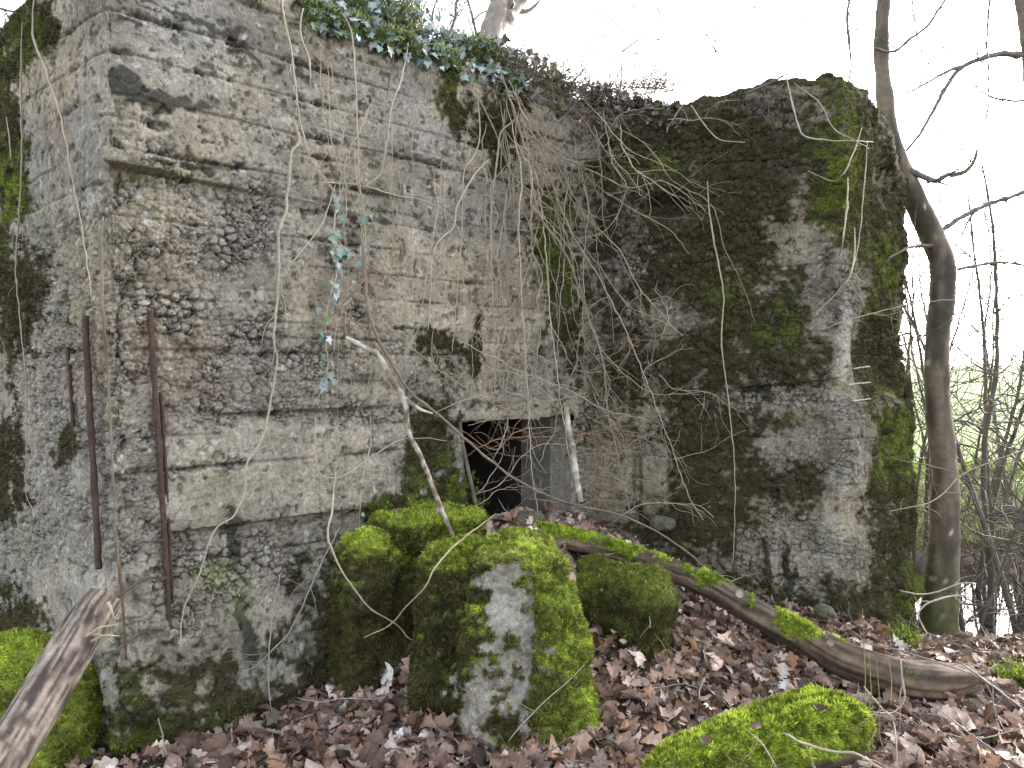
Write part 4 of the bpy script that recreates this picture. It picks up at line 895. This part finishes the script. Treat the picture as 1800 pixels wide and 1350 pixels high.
gt([(1520, 1130), (1580, 1143), (1650, 1165), (1720, 1190), (1800, 1235)], 2.8, 'long grey stem lying past the log end', [3.3, 3.0], (.20, .18, .16), 5)
gt([(1690, 1165), (1730, 1195), (1770, 1225), (1820, 1260)], 5, 'thick grey stem at the right edge', [3.1, 2.8], (.20, .18, .16), 4)
gt([(1640, 1240), (1680, 1270), (1720, 1300), (1800, 1350)], 2.6, 'thin stem in the lower right corner', [2.7, 2.4], (.22, .19, .17), 4)
gt([(1310, 1280), (1340, 1310), (1365, 1350)], 2.4, 'thin twig resting on the bright mossy log', [2.5, 2.4])
gt([(1720, 1300), (1760, 1290), (1810, 1275)], 2.8, 'greenish twig at the right edge', [2.7, 2.7], (.26, .26, .17), 2)
gt([(1135, 1020), (1141, 1060), (1143, 1105)], 2.4, 'straw stalk standing on the mossy block', [3.4, 3.35], PALE, 1)
gt([(1175, 1105), (1150, 1125), (1100, 1115), (1080, 1090)], 2.4, 'dark root strand beside the mossy block', [3.4, 3.4], (.10, .08, .06), 2)
gt([(1240, 1190), (1228, 1215), (1232, 1230)], 2.4, 'short twig in the middle of the litter', [3.1, 3.05], PALE, 1)
for k, (x, y0, y1) in enumerate(((1516, 1070, 1320), (1528, 1150, 1330), (1541, 1160, 1300), (1562, 1160, 1240), (1508, 1200, 1330), (1445, 1330, 1370))):
    m = MB(); b_ = P(x + 4, y1, 2.8); t_ = P(x, y0, 2.85); tube(m, [b_, (b_ + t_) / 2 + np.array([.006, 0, 0]), t_], [.0022, .001], 4, .03, .001, (.20, .22, .07))
    tag(m.build('grass_stalk', M_stem), 'thin upright green stalk beside the bright mossy log', 'stalk', 'thin green stalks by the mossy log')
# random small twigs in the litter
for k in range(130):
    x = rng.uniform(-1.0, 2.6); y = rng.uniform(2.3, 4.2); z = g(x, y) + .05
    if (np.array([x, y]) - C0) @ nm < .05: continue
    m = MB(); L = rng.uniform(.12, .45); wv = wander((x, y, z), (rng.normal(), rng.normal(0, .6), rng.uniform(-.1, .25)), L, 5, .18, .02)
    tube(m, wv, [.0032, .0012], 5, .03, .001, [(.16, .13, .11), (.34, .30, .25), (.10, .075, .06)][k % 3])
    tube(m, wander(wv[2], (rng.normal(), rng.normal(), .2), L * .4, 3, .2), [.002, .0008], 4, .03, 0, (.16, .13, .11))
    tag(m.build('litter_twig', M_stem), 'small dry twig lying on the dead leaves', 'twig', 'small dry twigs on the leaf litter')
# little green plants
def plant(px, py, d, n, sz, label, col=(.16, .22, .03)):
    q = P(px, py, d); q[2] = max(q[2] - .02, g(q[0], q[1])); m = MB(); Pn = q + rng.normal(0, 1, (n, 3)) * np.array([sz, sz, sz * .7]); 
    blades(m, Pn, np.tile([0, -.2, .8], (n, 1)), .014, .008, np.array(col), 0, 1.0)
    tag(m.build('moss_tuft', M_moss, None, False), label, 'moss')
plant(1592, 1112, 3.85, 900, .035, 'yellow-green moss tuft at the foot of the tree'); plant(1790, 1185, 3.5, 1500, .05, 'bright moss tuft at the right edge')
# ------------------------------------------------------------------ trees
def barkcol(V):
    t = ss(-.3, .4, fb3(V * np.array([1, 1, .35]), 14, 4, 60)); k = mixc((.050, .040, .028), (.15, .12, .085), t)
    sp2 = ss(.52, .6, fb3(V, 28, 2, 61)); k = k * (1 - sp2)[..., None] + np.array((.42, .41, .40)) * sp2[..., None]
    mo = ss(.35, -.35, V[..., 2] + .2 * fb3(V, 9, 3, 62)) * .85; return k * (1 - mo)[..., None] + np.array((.075, .085, .022)) * mo[..., None]
tree = empty('leaning_tree', 'crooked grey-brown tree trunk with white lichen spots right of the bunker', 'tree')
DT = 5.0
tp = [(1650, 1140, 50), (1650, 1085, 42), (1657, 1000, 35), (1662, 900, 31), (1657, 800, 29), (1648, 700, 27), (1648, 600, 26), (1657, 520, 27), (1657, 465, 28), (1634, 405, 26), (1603, 340, 27), (1574, 275, 24), (1559, 200, 19), (1550, 100, 16.5), (1553, 0, 15), (1566, -160, 13), (1560, -420, 10)]
m = MB(); tube(m, [P(x, y, DT) for x, y, r in tp], [r * .74 / F * DT for x, y, r in tp], 28, .03, .001, colf=barkcol, rough=.014); m.build('trunk', M_bark, tree)
def br(parent, path, r0, r1, d, name='branch', tw=6, col=(.13, .11, .095), L=(.1, .4)):
    w3 = [P(x, y, d + .15 * i) for i, (x, y) in enumerate(path)] if not isinstance(d, (list, tuple)) else [P(x, y, q) for (x, y), q in zip(path, np.linspace(d[0], d[1], len(path)))]
    m = MB(); p, r = tube(m, w3, [px2r(r_, w3[0]) for r_ in np.linspace(r0, r1, len(path))], 7, .03, .003, col, knob=.5)
    for k in range(tw):
        i = rng.integers(1, len(p) - 1); dv = p[i + 1] - p[i - 1]; dv = dv / np.linalg.norm(dv) + rng.normal(0, .8, 3)
        wv = wander(p[i], dv, rng.uniform(*L), 5, .22, .0); tube(m, wv, [r[i] * .5, .0012], 4, .04, 0, col, cap=False)
        for q_ in range(2):
            j = rng.integers(1, 5); tube(m, wander(wv[j], dv + rng.normal(0, .8, 3), rng.uniform(.05, .15), 3, .3, 0), [.0022, .0014], 3, .04, 0, col, cap=False, knob=1.5)
    return m.build(name, M_bark, parent)
br(tree, [(1598, 300), (1622, 310), (1645, 318), (1665, 308), (1695, 302), (1712, 285), (1718, 262)], 6, 2.2, [4.95, 4.9], tw=5)
br(tree, [(1630, 320), (1655, 312), (1690, 296)], 3, 1.2, [4.9, 4.8], tw=2)
br(tree, [(1652, 408), (1690, 382), (1735, 360), (1800, 337), (1880, 300)], 4, 3, [5.0, 5.2], tw=4)
br(tree, [(1536, 85), (1556, 90), (1578, 88), (1600, 68), (1630, 45), (1665, -5)], 2.6, 2, [4.85, 4.9], tw=3)
br(tree, [(1640, 430), (1600, 435), (1560, 455)], 3, 1.5, [4.95, 4.7], tw=3)
br(tree, [(1660, 480), (1700, 470), (1760, 462), (1830, 470)], 3, 2, [5, 5.2], tw=3)
t2 = empty('bare_tree', 'dark tree trunk cut by the upper right corner with a drooping bough', 'tree')
m = MB(); tube(m, [P(x, y, 5.6) for x, y in ((1785, -160), (1797, -60), (1806, 20), (1814, 90), (1826, 190), (1850, 400), (1875, 700), (1890, 1060))], [.06, .065, .07, .072, .075, .08, .09, .11], 18, .04, .002, colf=barkcol, rough=.02); m.build('trunk', M_bark, t2)
br(t2, [(1792, 97), (1760, 95), (1725, 103), (1690, 118), (1665, 150), (1640, 195), (1618, 235), (1592, 268)], 5, 2, [5.55, 5.2], tw=3)
br(t2, [(1692, 116), (1660, 128), (1618, 152), (1575, 172)], 3, 1, [5.4, 5.2], tw=3)
br(t2, [(1800, 178), (1770, 176), (1740, 170), (1715, 150)], 2.4, 1, [5.5, 5.3], tw=2)
br(t2, [(1742, -20), (1735, 60), (1737, 130), (1738, 175), (1732, 210)], 1.8, 1, [5.3, 5.2], tw=9, L=(.05, .2))
t3 = empty('forked_tree', 'forked grey tree growing on the bunker roof behind the ivy', 'tree')
gb = (.24, .21, .18)
br(t3, [(846, 135), (856, 90), (866, 50), (876, 15), (880, -30), (876, -120)], 26, 12, [4.75, 4.8], 'trunk', 4, gb)
br(t3, [(862, 62), (885, 34), (908, 8), (935, -40), (960, -120)], 15, 9, [4.76, 4.9], 'branch', 4, gb)
br(t3, [(850, 90), (835, 50), (825, 10), (810, -40)], 3, 2, [4.76, 4.9], 'branch', 8, (.15, .13, .11))
# free twigs against the sky
def skytwig(path, r, d, label, tw=6, nm_='sky_twig'):
    root = empty('bare_' + 'shoot', label, 'twig', 'bare shoots against the sky'); br(root, path, r, r * .5, d, 'stem', tw, (.13, .115, .10), (.05, .22))
skytwig([(1088, 195), (1091, 150), (1094, 90)], 1.8, [4.9, 4.9], 'thin upright shoot on the wall top against the sky', 0)
skytwig([(1094, 90), (1120, 72), (1147, 55)], 1.4, [4.9, 4.9], 'tip of the upright shoot bending right', 2)
skytwig([(1495, -10), (1489, 35), (1494, 90), (1495, 130), (1483, 175)], 2.4, [4.4, 4.5], 'dark hanging shoot left of the crooked trunk', 4)
skytwig([(1310, 165), (1345, 150), (1385, 130)], 1.8, [4.4, 4.3], 'twig lying along the rim of the dark wall', 5)
skytwig([(700, 30), (715, 0), (730, -30)], 3, [4.4, 4.4], 'dark shoot in the ivy near the top centre', 9)
skytwig([(790, 60), (800, 25), (805, -15)], 3, [4.5, 4.5], 'twiggy shoot left of the forked tree', 14)
skytwig([(770, 70), (760, 30), (775, -20)], 2, [4.5, 4.5], 'thin twiggy shoot in the ivy', 14)
skytwig([(1000, 150), (1020, 130), (1035, 105)], 1.6, [4.6, 4.6], 'small shoot in the dead ivy above the corner', 4)
skytwig([(0, 15), (25, 20), (60, 22)], 2, [4.2, 4.2], 'twig at the upper left corner of the bunker', 4)
skytwig([(1600, -20), (1612, 60), (1630, 110), (1660, 140)], 1.2, [5.6, 5.8], 'fine hanging spray right of the trunk', 10)
skytwig([(1640, 60), (1655, 80), (1680, 110), (1700, 190), (1705, 330)], 1.1, [6, 6], 'fine spray behind the drooping bough', 12)
skytwig([(1240, 60), (1270, 110), (1268, 130)], 1.2, [6, 6], 'tiny twig cluster in the open sky', 3)
for k, (px, y1) in enumerate(((1030, 120), (1105, 60), (1180, 95), (1262, 140), (1350, 60), (1420, 110), (1610, 130), (1675, 250), (1710, 330), (1770, 260), (1640, 60))):
    y0 = -60; d_ = rng.uniform(7, 9); root = empty('hanging_spray', 'fine leafless spray hanging from above against the white sky', 'twig', 'fine sprays against the sky')
    pth = [(px + rng.normal(0, 6) + 14 * i * rng.normal(0, .5), y0 + (y1 - y0) * i / 5) for i in range(6)]
    br(root, pth, 1.0, .7, [d_, d_], 'stem', 9, (.22, .19, .16), (.1, .35))
# thicket of saplings -------------------------------------------------------------------
def sapling(x, y, h, r, lean, label, col, nb=9, grp='bare saplings of the thicket'):
    root = empty('sapling', label, 'sapling', grp); z = g(x, y) - .05
    path = [(x, y, z)]; d = np.array([lean[0], lean[1], 1.]); d /= np.linalg.norm(d)
    for i in range(7):
        d = d + rng.normal(0, .085, 3) * np.array([1, .6, .3]); d /= np.linalg.norm(d); path.append(tuple(np.array(path[-1]) + d * h / 7))
    m = MB(); p, rr = tube(m, path, np.linspace(r, r * .25, 8), 8, .05, .004, colf=lambda V: (np.asarray(col) * (1 + .3 * fb3(V, 12, 3, 4))[..., None]), knob=.3); m.build('trunk', M_bark, root)
    t = MB()
    for k in range(nb):
        i = int(len(p) * rng.uniform(.12, .97)); i = min(max(i, 1), len(p) - 2); a = rng.uniform(0, 2 * math.pi)
        dv = np.array([math.cos(a), math.sin(a), rng.uniform(.0, 1.3)]); L = rng.uniform(.35, 1.0)
        wv = wander(p[i], dv, L, 7, .22, -.02); tube(t, wv, [max(rr[i] * .45, .004), .002], 4, .08, 0, col, cap=False)
        for q in range(5):
            j = rng.integers(1, 7); tube(t, wander(wv[j], dv + rng.normal(0, .8, 3), rng.uniform(.15, .45), 4, .3, 0), [.0032, .0012], 3, .08, 0, col, cap=False)
    t.build('crown', M_bark, root); return root
spots = [(1612, 5.2, 2.0, .022), (1705, 5.4, 2.2, .024), (1720, 6.3, 2.3, .03), (1742, 5.5, 2.5, .034), (1760, 5.9, 2.4, .03), (1775, 5.3, 2.7, .04), (1790, 6.4, 2.4, .035), (1690, 6.8, 2.2, .025), (1632, 7.2, 2.3, .025), (1600, 7.6, 2.4, .022),
         (1580, 8.2, 2.3, .02), (1670, 7.8, 2.3, .022), (1730, 7.5, 2.5, .028), (1760, 8.3, 2.6, .03), (1795, 7.6, 2.5, .03), (1830, 6.2, 2.5, .035), (1850, 7.4, 2.6, .03), (1700, 8.8, 2.3, .022), (1640, 9, 2.4, .022), (1815, 5.3, 2.2, .03), (1595, 6.6, 1.7, .015), (1715, 5.0, 1.6, .014), (1780, 9.2, 2.7, .03), (1870, 9.0, 2.5, .03)]
for k, (px, d, h, r) in enumerate(spots):
    x = (px - 900) / F * d
    col = [(.10, .085, .07), (.13, .11, .09), (.085, .07, .06)][k % 3]
    lb = 'slender leafless sapling in the thicket right of the crooked tree'
    if px < 1650: lb = 'slender leafless sapling between the bunker end and the crooked tree'
    sapling(x, d, h * 1.5, r * .8, (rng.normal(0.04, .10), rng.normal(0, .1)), lb, col, 20)
# arching brambles in the thicket
for k in range(60):
    d = rng.uniform(4.9, 8.5); px = rng.uniform(1575, 1850); x = (px - 900) / F * d; z = g(x, d) + .0
    m = MB(); a = rng.uniform(-1, 1); wv = wander((x, d, z), (a, rng.normal(0, .4), 1.1), rng.uniform(.9, 2.2), 9, .12, .10)
    p, r = tube(m, wv, [.005, .0018], 4, .06, .004, (.14, .11, .09))
    for q in range(7):
        j = rng.integers(2, 9); tube(m, wander(wv[j], (rng.normal(), rng.normal(), .3), rng.uniform(.15, .5), 4, .25, .05), [.0026, .001], 3, .06, 0, (.15, .12, .10), cap=False)
    tag(m.build('arching_bramble', M_stem), 'thin arching bramble stem in the thicket over the bank', 'bramble', 'arching brambles of the thicket')
# long twigs crossing in front
vine([(1440, 580), (1500, 560), (1600, 535), (1700, 525), (1830, 520)], 1.6, 'long thin twig stretching level from the bunker past the trunk', depth=[4.2, 4.4], col=TAN, name='crossing_twig', cat='twig', group=None, twigs=4)
vine([(1560, 805), (1640, 820), (1700, 835), (1830, 850)], 2.0, 'level twig crossing the trunk halfway down', depth=[4.6, 4.7], col=(.16, .13, .1), name='crossing_twig', cat='twig', group=None, twigs=6)
vine([(1560, 900), (1640, 880), (1700, 830), (1800, 790)], 2.0, 'slanting twig crossing the lower trunk', depth=[4.5, 4.7], col=TAN, name='crossing_twig', cat='twig', group=None, twigs=6)
# dense low undergrowth on the far bank, one mass
m = MB()
for k in range(420):
    y = rng.uniform(6.6, 9.6); x = (rng.uniform(1540, 1900) - 900) / F * y; z = g(x, y)
    tube(m, wander((x, y, z), (rng.normal(0, 1), rng.normal(0, .6), rng.uniform(.1, 1.4)), rng.uniform(.3, 1.1), 5, .25, .06), [.004, .0015], 3, .1, 0, [(.16, .14, .11), (.10, .085, .07), (.26, .24, .19)][k % 3], cap=False)
tag(m.build('undergrowth', M_stem), 'matted dead stems on the far bank of the pond', 'undergrowth', kind='stuff')
m = MB(); n = 26000; y = rng.uniform(7.2, 12, n); x = (rng.uniform(1480, 1900, n) - 900) / F * y
blades(m, np.stack([x, y, np.where(y > 10.5, -.13, g(x, np.minimum(y, 10.5)))], -1), np.tile([0, 0, 1.], (n, 1)), .09, .012, np.array((.19, .25, .06)), 0, .5)
tag(m.build('grass', M_moss, None, False), 'pale green grass at the edge of the meadow', 'grass', kind='stuff')
# ------------------------------------------------------------------ light, sky, camera
sc = bpy.context.scene
w_ = bpy.data.worlds.new('World'); sc.world = w_; w_.use_nodes = True
nt = w_.node_tree; bg = nt.nodes['Background']; sk = nt.nodes.new('ShaderNodeTexSky'); sk.sky_type = 'NISHITA'; sk.sun_disc = False
EL, AZ = math.radians(20), math.radians(48)
sk.sun_elevation = EL; sk.sun_rotation = AZ; sk.air_density = 1.0; sk.dust_density = 3.0
hs = nt.nodes.new('ShaderNodeHueSaturation'); hs.inputs['Saturation'].default_value = .30; hs.inputs['Value'].default_value = 1.0
nt.links.new(sk.outputs[0], hs.inputs['Color']); nt.links.new(hs.outputs[0], bg.inputs[0]); bg.inputs[1].default_value = .15
sl_ = bpy.data.lights.new('sun', 'SUN'); sl_.energy = 1.0; sl_.angle = math.radians(12); sl_.color = (1, .93, .82)
so = bpy.data.objects.new('sun', sl_); C.objects.link(so)
sd = Vector((math.sin(AZ) * math.cos(EL), math.cos(AZ) * math.cos(EL), math.sin(EL)))
so.rotation_euler = (-sd).to_track_quat('-Z', 'Y').to_euler()
cam = bpy.data.cameras.new('camera'); cam.lens = F / 1800 * 36; cam.sensor_width = 36; cam.clip_end = 3000; cam.clip_start = .02
co = bpy.data.objects.new('camera', cam); C.objects.link(co); co.location = (0, 0, CAMZ); co.rotation_euler = (math.pi / 2 - PITCH, 0, 0)
sc.camera = co
sc.view_settings.view_transform = 'Standard'; sc.view_settings.look = 'None'; sc.view_settings.exposure = 2.52; sc.view_settings.gamma = 1
sc.render.engine = 'CYCLES'; sc.cycles.use_denoising = True; sc.cycles.max_bounces = 5; sc.cycles.diffuse_bounces = 3
